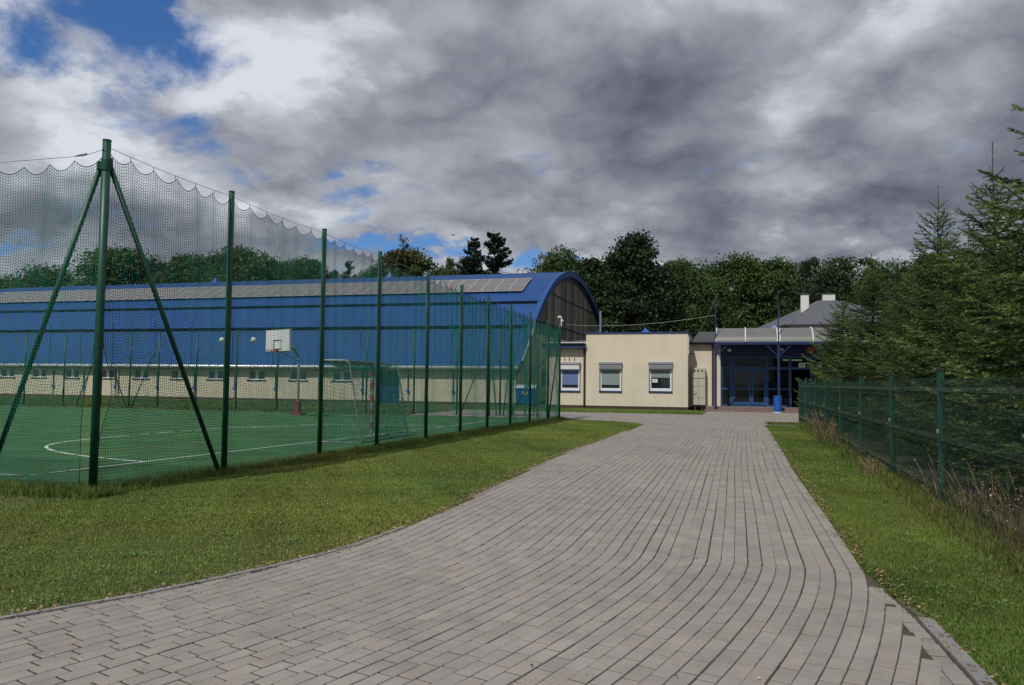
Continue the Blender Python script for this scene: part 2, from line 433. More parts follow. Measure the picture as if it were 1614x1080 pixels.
RW, BL = .11, .212
V, Fq, Cc = [], [], []
nv = 0
rg = np.random.RandomState(3)
for r in range(-130, 75):
    xr = r * RW
    y = -1.5 + rg.uniform(0, .05) + (r % 2) * BL / 2
    wob = rg.uniform(0, 6)
    tone_row = rg.uniform(.985, 1.015)
    while y < 45:
        th = math.atan(float(Dder(y))); ln = BL * (1 + rg.uniform(-.012, .012))
        if rg.rand() < .02: ln *= .5
        dy = ln * cos(th); yc = y + dy / 2; xc = xr - float(Dfun(yc)) + .006 * sin(yc * .7 + wob * .3) + .02 * sin(yc * .31)
        y += dy
        if yc < 32.3: ok = lx(yc) - .045 < xc < min(rx(yc), 2.25) - .03 and (xc < .99 or yc > 7)
        elif yc < 39.5: ok = -14 < xc < 8
        else: ok = -1.72 < xc < 8
        if not ok: continue
        if yc > 30.7 and yc < 31.9 and 1.0 < xc: continue
        if xc > 1.0 and yc < 6.2 and rg.rand() < .06: continue
        gap = rg.uniform(.0055, .008)
        if yc > 12: gap = .007
        th2 = th + rg.uniform(-.012, .012)
        tx, ty = sin(th2), cos(th2); nx, ny = cos(th2), -sin(th2)
        hl = ln / 2 - rg.uniform(.007, .010) * (1 if yc < 12 else 1.25); hw = RW * cos(th) / 2 - gap / 2
        zt = .026 + rg.uniform(-.001, .001) + .003 * float(lown(xc, yc, .35)); tl = rg.uniform(-.0007, .0007, 2)
        ks = 1 if yc < 16 else 0
        def ring(ins, z): return [(xc + tx * a * (hl - ins) + nx * b * (hw - ins), yc + ty * a * (hl - ins) + ny * b * (hw - ins), z + tl[0] * a + tl[1] * b) for a, b in ((-1, -1), (-1, 1), (1, 1), (1, -1))]
        rings = [ring(0, .008), ring(0, zt - .003), ring(.0026, zt)] if ks else [ring(0, .008), ring(0, zt)]
        for q in rings: V += q
        n = len(rings)
        for k in range(n - 1):
            for i in range(4): j = (i + 1) % 4; Fq.append((nv + k * 4 + i, nv + k * 4 + j, nv + k * 4 + 4 + j, nv + k * 4 + 4 + i))
        Fq.append(tuple(nv + (n - 1) * 4 + i for i in range(4)))
        c = tone_row * rg.normal(1., .034) * (1 + .07 * float(lown(xc, yc, .8)) + .05 * float(lown(xc, yc, 3., 2.)))
        wm = rg.uniform(-.008, .012)
        Cc += [(c * (1 + wm), c, c * (1 - wm))] * (4 * n); nv += 4 * n
# make-up blocks in the wedge between the bent rows and the right edging
for kx in range(0, 14):
    y = 2.4 + rg.uniform(0, .1)
    while y < 6.7:
        if rg.rand() < .3: ln, wd_ = .105, .105
        else: ln, wd_ = .105, .21
        yc = y + ln / 2; xw = float(rx(yc)) - .012 - .105 * kx; wd_ = .105
        y += ln * (2 if kx % 2 else 1); hl = ln / 2 * (2 if kx % 2 else 1) - .004; hw = wd_ / 2 - .004; xc = xw - wd_ / 2; yc = y - hl
        Dy = float(Dfun(yc)); bnd = math.floor((.99 + Dy) / RW) * RW + RW / 2 - Dy
        if xc + hw < bnd - .01 or rg.rand() < .05: continue
        zt = .0225 + rg.uniform(-.004, .003); x0 = max(xc - hw, bnd - .03)
        q4 = lambda ins, z: [(x0 + ins, yc - hl + ins, z), (x0 + ins, yc + hl - ins, z), (xc + hw - ins, yc + hl - ins, z), (xc + hw - ins, yc - hl + ins, z)]
        for q in (q4(0, .008), q4(0, zt - .003), q4(.0026, zt)): V += q
        for k in range(2):
            for i in range(4): j = (i + 1) % 4; Fq.append((nv + k * 4 + i, nv + k * 4 + j, nv + k * 4 + 4 + j, nv + k * 4 + 4 + i))
        Fq.append(tuple(nv + 8 + i for i in range(4))); c = rg.normal(.93, .06); Cc += [(c, c, c)] * 12; nv += 12
Vp = np.array(V); Fp = np.array(Fq)[:, ::-1]
pv = npmesh('paved_path', Vp, Fp, 'brick', col=np.array(Cc)); tag(pv, kind='structure')

# edging stones
def kerb(name, edge, y0, y1, side, w=.06, skip=0.):
    mb = MB(); ys = np.arange(y0, y1, .5)
    for a in ys:
        if rg.rand() < skip: continue
        b = min(a + .49, y1); xa, xb = float(interp(edge, a)), float(interp(edge, b))
        z = .035 + rg.uniform(-.001, .002)
        vs = [(xa, a, 0), (xa + side * w, a, 0), (xb + side * w, b, 0), (xb, b, 0)]
        vs = [(x, y, -.02) for x, y, _ in vs] + [(x, y, z) for x, y, _ in vs]
        mb.add(vs, [(4, 5, 6, 7), (0, 1, 5, 4), (1, 2, 6, 5), (2, 3, 7, 6), (3, 0, 4, 7)])
    tag(mb.build(name, 'kerb'), kind='structure')


kerb('kerb', LE, -1.5, 7.4, -1, .055)
kerb('kerb', RE, -1.5, 5.6, 1, .085)

# soil under the spruces, concrete edging strips lying in it
sheet('soil', [(2.42, -3), (16, -3), (16, 40), (2.42, 34)], .012, 'soil')
mb = MB(); a = gnd(1540, 735); b = gnd(1640, 753)
mb.obox((a[0] - .3, a[1] + .55, .05), (b[0] + .9, b[1] - 1.6, .05), .10, .10)
tag(mb.build('kerb', MT['whitewall']), kind='structure')
sheet('dirt_patch', [(1.05, 30.75), (2.3, 30.75), (2.4, 31.95), (1.0, 31.95)], .016, mat('dirt_and_gravel', (.15, .115, .085), 1, .3, 6, bump=.4))

# playing court
PC = [(-48, 9.0), (-8.35, 9.0), (-7.35, 31.8), (-48, 31.8)]
sheet('sports_pitch', PC, .014, 'pitch')


def stripe(name, pts, w, m, z=.019):
    mb = MB(); P = [Vector((p[0], p[1], 0)) for p in pts]; L_, R_ = [], []
    for i, p in enumerate(P):
        d = (P[min(i + 1, len(P) - 1)] - P[max(i - 1, 0)]).normalized(); n = Vector((-d.y, d.x, 0)) * w / 2
        L_.append((p.x + n.x, p.y + n.y, z)); R_.append((p.x - n.x, p.y - n.y, z))
    n = len(P); mb.add(L_ + R_, [(i, n + i, n + i + 1, i + 1) for i in range(n - 1)])
    tag(mb.build(name, m), kind='structure')


stripe('pitch_line', [(-46, 9.42), (-10.3, 9.42)], .055, 'white_line')
stripe('pitch_line', [(-10.33, 9.39), (-9.95, 15.5), (-9.62, 20), (-9.3, 26.4), (-9.2, 29.6)], .055, 'white_line')
# goal-area curve, sampled smoothly
arc = [(-10.2, 11.7), (-11.6, 12.0), (-12.9, 12.5), (-14.2, 13.3), (-14.85, 14.2), (-15.15, 15.3), (-15.25, 17), (-15.2, 19.5), (-14.9, 21.3), (-14.2, 22.6), (-12.9, 23.7), (-11.4, 24.3), (-9.6, 24.7)]
A = np.array(arc); t = np.arange(len(A)); tt = np.linspace(0, len(A) - 1, 90)
k = np.ones(9) / 9; xs = np.interp(tt, t, A[:, 0]); ys_ = np.interp(tt, t, A[:, 1])
xs[4:-4] = np.convolve(xs, k, 'valid'); ys_[4:-4] = np.convolve(ys_, k, 'valid')
stripe('pitch_line', list(zip(xs, ys_)), .07, 'white_line', .0195)
stripe('pitch_line', [(-12.75, 9.6), (-12.35, 13.5), (-11.9, 17.5), (-11.3, 22.5)], .05, 'yellow_line', .018)
stripe('pitch_line', [tuple(gnd(-60, 683)[:2]), tuple(gnd(166, 673.5)[:2]), tuple(gnd(420, 664)[:2])], .05, 'yellow_line', .018)
stripe('pitch_line', [tuple(gnd(380, 676)[:2]), tuple(gnd(494, 670)[:2]), tuple(gnd(634, 668)[:2])], .05, 'white_line', .018)
stripe('pitch_line', [tuple(gnd(-60, 683)[:2] + np.array([0, -1.0])), tuple(gnd(47, 678)[:2] + np.array([0, -.4]))], .05, 'white_line', .0185)
stripe('pitch_line', [tuple(gnd(255, 662)[:2]), tuple(gnd(300, 664)[:2])], .06, 'yellow_line', .018)
# worn ground by the doors of the hall
sheet('hall_apron', [(-27, 36.5), (-15.5, 36.5), (-14.5, 47.4), (-25, 47.4)], .013, mat('apron_gravel', (.12, .11, .09), 1, .25, 4, bump=.3))


# ------------------------------------------------------------------ grass
def blades(name, xy, h, w, col, lean=.5, seed=1, m='grass', z0=0.0, bend=False, kind='stuff', parent=None):
    r = np.random.RandomState(seed); n = len(xy); a = r.uniform(0, 2 * pi, n); h = h * r.uniform(.55, 1.25, n)
    d = np.stack([np.cos(a), np.sin(a)], 1) * (w * r.uniform(.6, 1.3, n) / 2 if np.isscalar(w) else w / 2)[:, None]
    b = r.uniform(0, 2 * pi, n); ln = r.uniform(.1, lean, n) * h
    base = np.concatenate([xy, np.full((n, 1), z0)], 1)
    tip = base + np.stack([np.cos(b) * ln, np.sin(b) * ln, np.sqrt(np.maximum(h * h - ln * ln, 1e-6))], 1)
    if not bend:
        V = np.stack([base - np.c_[d, np.zeros(n)], base + np.c_[d, np.zeros(n)], tip], 1).reshape(-1, 3)
        F = np.arange(n * 3).reshape(n, 3); C = np.repeat(col, 3, 0)
    else:
        mid = base + (tip - base) * np.array([.35, .35, .62]); md = np.c_[d * .8, np.zeros(n)]; dd = np.c_[d, np.zeros(n)]
        V = np.stack([base - dd, base + dd, mid + md, mid - md, tip], 1).reshape(-1, 3)
        i = np.arange(n)[:, None] * 5; F = np.concatenate([i + np.array([[0, 1, 2]]), i + np.array([[0, 2, 3]]), i + np.array([[3, 2, 4]])]); C = np.repeat(col, 5, 0)
    o = npmesh(name, V, F, m, col=C, parent=parent)
    if kind: tag(o, kind=kind)
    return o


def gcol(xy, r, dark=1., dry=.16):
    n = len(xy); base = np.array([.21, .295, .065]); c = np.tile(base, (n, 1)) * r.normal(1, .16, (n, 1)).clip(.5, 1.6)
    p = lown(xy[:, 0], xy[:, 1], 1.3); p2 = lown(xy[:, 0], xy[:, 1], .45, 2.)
    p3 = lown(xy[:, 0], xy[:, 1], 6., 1.); c *= (1 + .26 * p + .20 * p2 + .16 * p3)[:, None]; c[:, 0] *= 1 + .2 * p2
    dm = r.rand(n) < (dry + .14 * np.clip(p2, 0, 1)); c[dm] = np.array([.36, .30, .13]) * r.uniform(.6, 1.2, (dm.sum(), 1))
    return c * dark


def fence_x(y): return np.interp(y, [8.16, 10.9, 13.3, 15.6, 18.5, 20.5, 23.2, 25.2, 27.9, 31.9], [-7.95, -8.0, -7.65, -7.55, -7.6, -7.4, -7.5, -7.35, -7.3, -7.14])


def lawn_left(y0, y1, n, r):
    y = r.uniform(y0, y1, n * 2); x = r.uniform(-8.4, -3.0, n * 2)
    e = lx(y) + .03 * np.sin(y * 9) + .05 * lown(x, y, 3) + np.where(y > 7, .05 + .05 * lown(0 * x, y, 5, 1.), 0)
    k = (x < e - .03 - r.exponential(.03, n * 2)) & (x > fence_x(y) + (.1 if True else 0) * r.uniform(-1, 3, n * 2))
    k &= (y < 31.9); xy = np.c_[x, y][k][:n]; return xy


def lawn_right(y0, y1, n, r):
    y = r.uniform(y0, y1, n * 2); x = r.uniform(.85, 2.45, n * 2)
    e = rx(y) - .05 + .04 * np.sin(y * 7) + .10 * lown(0 * x, y, 3, 1.)
    e = np.where(y < 6.2, rx(y) + .08 + .015 * np.sin(y * 9), e)
    k = (x > e + .02) & (y < 30.7) & (x < 2.42); return np.c_[x, y][k][:n]


r = np.random.RandomState(5)
for nm, f, y0, y1, n, h, w, sd in [
    ('lawn', lawn_left, 2.6, 6.5, 75000, .030, .0065, 1), ('lawn', lawn_left, 6.5, 11, 140000, .032, .008, 2), ('lawn', lawn_left, 11, 19, 120000, .036, .013, 3), ('lawn', lawn_left, 19, 32, 80000, .045, .022, 4),
    ('lawn', lawn_right, 2.5, 7, 80000, .040, .007, 5), ('lawn', lawn_right, 7, 13, 80000, .042, .009, 6), ('lawn', lawn_right, 13, 31, 70000, .055, .018, 7)]:
    xy = f(y0, y1, n, r)
    if f is lawn_left:      # the corner of the lawn beyond the fence end of the drive
        pass
    o = blades(nm, xy, h, w, gcol(xy, r, .95 if f is lawn_left else .8, .22 if f is lawn_left else .12), .95, sd, bend=(y1 < 12))
# left of the corner pole and in front of the cross fence
y = r.uniform(2.5, 8.6, 60000); x = r.uniform(-15, -5.0, 60000); k = (x < lx(y) - .05) & (x < -7.6 - 0 * x)
xy = np.c_[x, y][k]; blades('lawn', xy, .045, .011, gcol(xy, r, .95, .2), .95, 12)
# strip below the building
y = r.uniform(39.7, 45.7, 50000); x = r.uniform(-14, -1.8, 50000); xy = np.c_[x, y]; blades('lawn', xy, .06, .035, gcol(xy, r, .9, .1), .9, 13)
# rough grass round the court, behind and along the fences
y = r.uniform(31.9, 47, 50000); x = r.uniform(-60, -14, 50000); xy = np.c_[x, y]; blades('rough_grass', xy, .12, .05, gcol(xy, r, .62, .12), .9, 14)
y = r.uniform(8.0, 31.9, 60000); x = fence_x(y) + r.normal(0, .16, 60000) - .02; xy = np.c_[x, y]
kk = r.rand(60000) < (.35 + .65 * (lown(x * 0, y, 2.2) > -.1)); xy = xy[kk]
blades('tall_grass', xy, .13, .010, gcol(xy, r, .72, .2), .75, 15, bend=True)
x = r.uniform(-16, -7.6, 24000); y = 8.16 + r.normal(0, .17, 24000); xy = np.c_[x, y]; blades('tall_grass', xy, .14, .010, gcol(xy, r, .72, .18), .75, 16, bend=True)
y = r.uniform(3, 31.5, 42000); x = 2.36 + r.normal(-.02, .13, 42000); xy = np.c_[x, y]; blades('tall_grass', xy, .17, .010, gcol(xy, r, .66, .22), .75, 17, bend=True)
x = r.uniform(-9, 14, 4000); y = 39.65 + r.normal(0, .05, 4000)
# weeds on the far cross path and by the dirt patch
x = r.uniform(1.0, 3.4, 3000); y = 32.0 + r.normal(0, .09, 3000); xy = np.c_[x, y]; blades('weeds', xy, .11, .03, gcol(xy, r, .6, .2), .9, 18)

# weeds in the joints
pts = []
for i in range(420):
    yy = 3 + 22 * r.rand() ** 1.6; xr = round(r.uniform(lx(yy) + .1, rx(yy) - .1) / RW) * RW + RW / 2 - float(Dfun(yy)) % RW * 0
    # joints lie half a row off the block centres, displaced like the rows
    kk = round((xr + float(Dfun(yy))) / RW - .5) + .5; xj = kk * RW - float(Dfun(yy))
    big = r.rand() < .08; m = r.randint(30, 90) if big else r.randint(6, 22); L_ = .05 if big else .03
    s = r.normal(0, L_, m); th = math.atan(float(Dder(yy)))
    pts.append(np.c_[xj - np.sin(th) * s + r.normal(0, .004 if not big else .012, m), yy + np.cos(th) * s])
xy = np.concatenate(pts); blades('weeds', xy, .022, .006, gcol(xy, r, .8, .25), 1.0, 19, z0=.012)

# fallen leaves and crumbs along the edges and on the paving
def flakes(name, xy, s, cols, seed, z=.03, m='debris'):
    q = np.random.RandomState(seed); n = len(xy); a = q.uniform(0, 2 * pi, n); sz = s * q.uniform(.5, 1.3, n)
    u = np.stack([np.cos(a), np.sin(a), q.uniform(-.4, .4, n)], 1) * sz[:, None]; v = np.stack([-np.sin(a), np.cos(a), q.uniform(-.4, .4, n)], 1) * sz[:, None] * .6
    c = np.c_[xy, z + q.uniform(0, .012, n)]; V = np.stack([c - u, c - v, c + u, c + v], 1).reshape(-1, 3)
    col = np.array(cols)[q.randint(0, len(cols), n)] * q.uniform(.6, 1.2, (n, 1))
    o = npmesh(name, V, np.arange(4 * n).reshape(n, 4), m, col=np.repeat(col, 4, 0)); tag(o, kind='stuff'); return o


yy = r.uniform(3, 22, 3600); xx = lx(yy) - .02 - np.abs(r.normal(0, .085, 3600)) + .06 * (r.rand(3600) < .25); y2 = r.uniform(3.5, 20, 1500); x2 = rx(y2) + .06 + np.abs(r.normal(0, .07, 1500)) - .05 * 1.0
flakes('leaf_litter', np.r_[np.c_[xx, yy], np.c_[x2, y2]], .015, [(.26, .19, .10), (.22, .13, .06), (.33, .27, .16), (.16, .10, .05)], 3, .028)
yy = r.uniform(3, 31, 1400); xx = r.uniform(-7.4, -3.4, 1400); flakes('leaf_litter', np.c_[xx, yy], .010, [(.36, .30, .15), (.30, .2, .08), (.42, .38, .22)], 4, .035)
yy = r.uniform(3.2, 24, 330); xx = lx(yy) + (rx(yy) - lx(yy)) * r.rand(330); flakes('leaf_litter', np.c_[xx, yy], .009, [(.03, .022, .018), (.05, .035, .03), (.5, .48, .45), (.25, .16, .1), (.02, .015, .012)], 5, .034)

# broad-leaved weeds and clover in the turf
cx = r.uniform(-7.2, -3.5, 130); cy = r.uniform(3.5, 20, 130); cx2 = r.uniform(1.15, 2.3, 60); cy2 = r.uniform(3.5, 16, 60)
C0 = np.r_[np.c_[cx, cy], np.c_[cx2, cy2]]; C1 = np.repeat(C0, 34, 0) + r.normal(0, .07, (len(C0) * 34, 2))
k = ((C1[:, 0] < lx(C1[:, 1]) - .05) | (C1[:, 0] > rx(C1[:, 1]) + .08)); flakes('clover', C1[k], .013, [(.09, .19, .05), (.07, .15, .04), (.12, .21, .06)], 8, .03)

# ================================================================== BALL NET FENCES
def net_geo(A, B, zb, zA, zB, cell, r, hooks=0, sag=.13, wave=.035, gapA=None, gapB=None, seed=0, sides=3, ph=None):
    """knotted net hung between two posts; returns net verts/faces and its top border line"""
    A = np.array(A[:2], float); B = np.array(B[:2], float); L_ = np.linalg.norm(B - A); d = (B - A) / L_; n = np.array([-d[1], d[0]])
    q = np.random.RandomState(seed); p = q.uniform(0, 6, 6); HV = q.uniform(.75, 1.25, 9)

    def top(s):
        z = zA + (zB - zA) * s
        if hooks:
            f = (s * hooks) % 1.; k_ = np.floor(s * hooks).astype(int) % 9; z = z - .06 - sag * HV[k_] * 4 * f * (1 - f)
        return z - .03 * np.sin(pi * s)

    def pos(s, v):
        zt = top(s); z = zb + v * (zt - zb)
        zz = z
        g0 = gapA(zz) if gapA else 0.04; g1 = gapB(zz) if gapB else 0.04
        u = g0 + (L_ - g0 - g1) * s
        u = u + .006 * np.sin(v * 9 + p[0]) * np.sin(pi * s)
        w = wave * np.sin(pi * s) * (np.sin(3.1 * s * L_ + p[1] + 2 * v) + .6 * np.sin(5 * v + p[2] + 2 * s)) + .005 * np.sin(17 * v + 11 * s + p[3])
        z = z + .012 * np.sin(4 * u + p[4] + 5 * v) * v * (1 - v) * 4
        return np.stack([A[0] + d[0] * u + n[0] * w, A[1] + d[1] * u + n[1] * w, z], -1)
    H = (zA + zB) / 2 - zb
    nV = max(2, int(round(L_ / cell))); nH = max(2, int(round(H / cell)))
    sv = np.linspace(0, 1, nV + 1)[:, None]; vv = np.linspace(0, 1, max(8, int(H / .16)))[None]
    Pv = pos(sv + 0 * vv, vv + 0 * sv)
    hv = np.linspace(0, 1, nH + 1)[:, None]; ss = np.linspace(0, 1, (hooks * 7 + 1) if hooks else max(6, int(L_ / .3)))[None]
    Ph = pos(ss + 0 * hv, hv + 0 * ss)
    return cat([tubes(Pv, r, sides), tubes(Ph, r, sides)]), Ph[-1], (Pv[0], Pv[-1])


def net_part(parent, A, B, **kw):
    (v, f), topl, ends = net_geo(A, B, **kw)
    o = npmesh('net', v, f, 'net', parent)
    v, f = cat([tubes(topl[None], .006, 4), tubes(np.array(ends), .005, 4)])
    npmesh('net_rope', v, f, 'netedge', o)
    return topl


def post(parent, p, h, r=.05, m='pole', lean=(0, 0), cap=True):
    mb = MB(); x, y = p[:2]
    mb.tube([(x, y, -.05), (x + lean[0] * .5, y + lean[1] * .5, h * .5), (x + lean[0], y + lean[1], h)], r, 14)
    o = mb.build('post', m, parent, smooth=False)
    o.data.polygons.foreach_set('use_smooth', [len(pp.vertices) == 4 for pp in o.data.polygons])
    if cap: MB().tube([(x + lean[0], y + lean[1], h - .005), (x + lean[0], y + lean[1], h + .012)], r * 1.06, 14).build('post_cap', m, o)
    return o


def brace(parent, a, b, r=.03):
    mb = MB(); mb.tube([a, b], r, 10); o = mb.build('brace', 'pole', parent)
    o.data.polygons.foreach_set('use_smooth', [len(pp.vertices) == 4 for pp in o.data.polygons])
    MB().tube([Vector(a) + Vector((0, 0, -.05)), Vector(a) + Vector((0, 0, .05))], r * 1.5, 10).build('brace_joint', 'pole', o); return o


# --- along the drive
FX0, FDX = -7.97, .034
def on_line(xp, yp=640):
    r_ = ray(xp, yp); # x = FX0 + FDX*(y-8.16)
    t = (FX0 - FDX * 8.16) / (r_[0] - FDX * r_[1]); return np.array([r_[0] * t, r_[1] * t])


pp = [on_line(x) for x in (151, 355.5, 505, 594.5, 671.5, 725.5, 768, 804, 835, 863, 881.5)]
hz = [4.61 - (p[1] - 8.1) * .0290 for p in pp]
fd = thing('ball_net_fence', 'tall green netting fence on round posts running along the paved drive', 'fence', (pp[0][0], pp[0][1], 0))
for i, (p, h) in enumerate(zip(pp, hz)):
    post(fd, p, h, .052 if i == 0 else .046, lean=(.02 if i == 0 else .0, 0.))
wz = [h - .07 for h in hz]
gapR = lambda z: .05 + .20 * np.exp(-((z - 1.35) / .45) ** 2)
gapL = lambda z: .05 + .17 / (1 + np.exp((z - 1.55) * 6))
for i in range(len(pp) - 1):
    dist = np.linalg.norm(pp[i + 1] - pp[i]); y = pp[i][1]
    cell, rr = (.042, .0031) if y < 14 else ((.046, .0033) if y < 20 else (.06, .0048))
    net_part(fd, pp[i], pp[i + 1], zb=.04, zA=wz[i] + .01, zB=wz[i + 1] + .01, cell=cell, r=rr, hooks=6, sag=.12, gapA=gapR if i == 0 else None, seed=i + 1)
wp = []
for i in range(len(pp) - 1):
    for s in np.linspace(0, 1, 7)[:-1]: wp.append((*(pp[i] + (pp[i + 1] - pp[i]) * s), wz[i] + (wz[i + 1] - wz[i]) * s - .03 * sin(pi * s)))
wp.append((*pp[-1], wz[-1]))
tw = MB().tube(wp, .004, 5).build('top_wire', 'steel', fd)
for w_ in wp[1:]: MB().tube([(w_[0], w_[1], w_[2]), (w_[0], w_[1], w_[2] - .07)], .005, 4).build('hook', 'netedge', tw)
brace(fd, (pp[0][0] + .01, pp[0][1] + .05, 4.34), (pp[1][0] + .02, pp[1][1] - .12, .0), .034)
_a = at(0, 700, pp[0][1]); _k = 4.28 / (4.28 - _a[2]); BX = pp[0][0] - .06 + (_a[0] - (pp[0][0] - .06)) * _k
brace(fd, (pp[0][0] - .06, pp[0][1], 4.28), (BX, pp[0][1] + .02, .0), .034)
brace(fd, (pp[-1][0], pp[-1][1] - .05, 3.5), (pp[-2][0], pp[-2][1] + .1, .0), .03)
brace(fd, (pp[-1][0] - .05, pp[-1][1], 3.5), (pp[-1][0] - 2.2, pp[-1][1] + .05, .0), .03)
MB().tube([(pp[0][0] + .017, pp[0][1], 4.21), (pp[0][0] + .018, pp[0][1], 4.35)], .062, 14).build('clamp', 'pole', fd)
MB().tube([(pp[0][0] + .017, pp[0][1] - .05, 4.47), (pp[0][0] + .018, pp[0][1] - .065, 4.47)], .012, 8).build('bolt', 'brown', fd)

# --- across, at the near end of the court
fl = thing('ball_net_fence', 'tall green netting fence leaving the corner pole to the left edge of the court', 'fence', (pp[0][0] - 2.75, pp[0][1], 0))
lp = [pp[0]] + [pp[0] + np.array([-2.78 * k, .0]) for k in range(1, 6)]
for p in lp[1:]: post(fl, p, 4.6, .046)
for i in range(5):
    net_part(fl, lp[i], lp[i + 1], zb=.05, zA=4.45, zB=4.45, cell=.042, r=.0031, hooks=6, sag=.11, gapA=gapL if i == 0 else None, seed=20 + i)
MB().tube([(lp[0][0], lp[0][1], 4.50)] + [(lp[0][0] - .35 * k, lp[0][1], 4.43 + .002 * k) for k in range(1, 40)], .004, 5).build('top_wire', 'steel', fl)
MB().tube([(lp[0][0] - .30, lp[0][1], 4.455), (lp[0][0] - .48, lp[0][1], 4.438)], .011, 6).build('turnbuckle', 'steel', fl)

# --- beyond the court, below the hall
FY = 33.0
fxs = [at(x, 645, FY)[0] for x in (37, 99, 158, 203, 248, 308, 371, 436, 507, 577, 652, 720, 771, 788, 806, 847)]
ff = thing('ball_net_fence', 'green post and netting fence on the far side of the court below the hall', 'fence', (fxs[7], FY, 0))
allx = [fxs[0] - 3 * k for k in range(5, 0, -1)] + fxs + [pp[-1][0]]
for k, x in enumerate(allx[:-1]): post(ff, (x, FY), 3.9, .042, 'pole', cap=False)
for k in range(len(allx) - 1):
    if 805 < 0: pass
    net_part(ff, (allx[k], FY), (allx[k + 1], FY) if k < len(allx) - 2 else pp[-1], zb=.05, zA=3.82, zB=3.82, cell=.10, r=.0036, hooks=0, wave=.03, seed=40 + k)
MB().tube([(allx[0], FY, 3.84), (allx[-2], FY, 3.84)], .006, 5).build('top_wire', 'steel', ff)
for a, b in ((2, 3), (4, 3), (2, 1), (12, 13), (12, 11), (14, 13)):
    xb = fxs[b] + (.15 if fxs[a] > fxs[b] else -.15)
    if abs(fxs[a] - fxs[b]) > 2.2: xb = fxs[a] + (1.6 if fxs[b] > fxs[a] else -1.6)
    brace(ff, (fxs[a], FY, 3.5), (xb, FY, 0), .026)
g0, g1 = at(809, 645, FY)[0], at(842, 645, FY)[0]
mb = MB()
for x in (g0, g1, g0 * .42 + g1 * .58): mb.tube([(x, FY - .03, .1), (x, FY - .03, 2.25)], .025, 8)
for z in (.1, 2.25): mb.tube([(g0, FY - .03, z), (g1, FY - .03, z)], .025, 8)
mb.build('gate_frame', 'polef', ff)

# ================================================================== COURT EQUIPMENT
# basketball stand
c0 = np.array([-17.62, 27.35]); nn = np.array([-.42, -.907]); tt_ = np.array([-nn[1], nn[0]]) * -1
tt_ = np.array([.907, -.42])
base = gnd(469, 655)[:2]
bb = thing('basketball_stand', 'outdoor basketball stand with white rectangular backboard and red padded foot', 'basketball hoop', (base[0], base[1], 0))
mb = MB(); bz0, bz1 = 2.60, 3.52; hw = .87
P3 = lambda u, z, o=0.: (c0[0] + tt_[0] * u + nn[0] * o, c0[1] + tt_[1] * u + nn[1] * o, z)
def slab(mb, u0, u1, z0, z1, o0, o1):
    vs = [P3(u, z, o) for o in (o0, o1) for u, z in ((u0, z0), (u1, z0), (u1, z1), (u0, z1))]
    return mb.add(vs, [(0, 1, 2, 3), (7, 6, 5, 4), (0, 4, 5, 1), (1, 5, 6, 2), (2, 6, 7, 3), (3, 7, 4, 0)])
slab(MB(), -hw, hw, bz0, bz1, -.02, .02).build('backboard', 'white', bb)
mb = MB()
for u0, u1, z0, z1 in ((-.28, .28, 3.05, 3.09), (-.28, .28, 2.70, 2.74), (-.28, -.24, 2.74, 3.05), (.24, .28, 2.74, 3.05), (-hw, hw, bz0, bz0 + .045), (-hw, hw, bz1 - .025, bz1), (-hw, -hw + .03, bz0 + .05, bz1 - .03), (hw - .03, hw, bz0 + .05, bz1 - .03)):
    slab(mb, u0, u1, z0, z1, .021, .026)
mb.build('board_marking', 'ink', bb)
mb = MB(); mb.tube([P3(.225 * cos(a), 2.67, .30 + .225 * sin(a)) for a in np.linspace(0, 2 * pi, 21)], .012, 6)
slab(mb, -.09, .09, 2.58, 2.70, .02, .09); mb.build('rim', 'red', bb)
mb = MB(); bx, by = base
ctr = P3(.0, 2.95, -.12)
mb.tube([(bx, by, 0), (bx, by, 2.2), (bx - .03, by - .03, 2.55), (bx * .7 + ctr[0] * .3, by * .7 + ctr[1] * .3, 2.82), ctr], .055, 10)
mb.tube([(bx, by, 2.3), P3(0, 2.65, -.05)], .025, 8); mb.build('pole', 'steel', bb)
MB().tube([(bx, by, .02), (bx, by, .62)], .14, 12).build('foot_pad', 'redpad', bb)
MB().box(bx - .26, by - .22, .01, bx + .26, by + .22, .12).build('base_weight', 'redpad', bb)

# handball goal
ga = gnd(503, 698)[:2]; gb = gnd(587, 685.5)[:2]; gb = ga + (gb - ga) / np.linalg.norm(gb - ga) * 3.0
gd = np.array([1.0, .12]); H = 2.0
gl = thing('handball_goal', 'red and white handball goal with green net standing on the court line', 'goal', (*((ga + gb) / 2), 0))
def striped(name, a, b, n, r_=.04):
    a = Vector(a); b = Vector(b); o = MB().obox(a, b, .08, .08).build(name, 'steel', gl)
    for k in range(1, n, 2): MB().obox(a.lerp(b, k / n), a.lerp(b, (k + 1) / n), .084, .084).build('red_band', 'red', o)
striped('goal_post', (*ga, 0), (*ga, H), 11); striped('goal_post', (*gb, 0), (*gb, H), 11)
striped('crossbar', (ga[0], ga[1] + .04, H - .04), (gb[0], gb[1] - .04, H - .04), 15)
mb = MB()
for g_ in (ga, gb):
    mb.tube([(*g_, H - .01), (*(g_ + gd * .62), H - .01), (*(g_ + gd * .72), H - .07), (*(g_ + gd * 1.05), .03), (*g_, .03)], .02, 8)
mb.tube([(*(ga + gd * 1.05), .03), (*(gb + gd * 1.05), .03)], .02, 8)
mb.tube([(*(ga + gd * .66), H - .02), (*(gb + gd * .66), H - .02)], .016, 8)
mb.build('rear_frame', 'steel', gl)
parts = []
for g_ in (ga, gb):
    (v, f), _, _ = net_geo(g_ + gd * .05, g_ + gd * .98, zb=.05, zA=H - .02, zB=H - .3, cell=.09, r=.004, wave=.03, seed=77); parts.append((v, f))
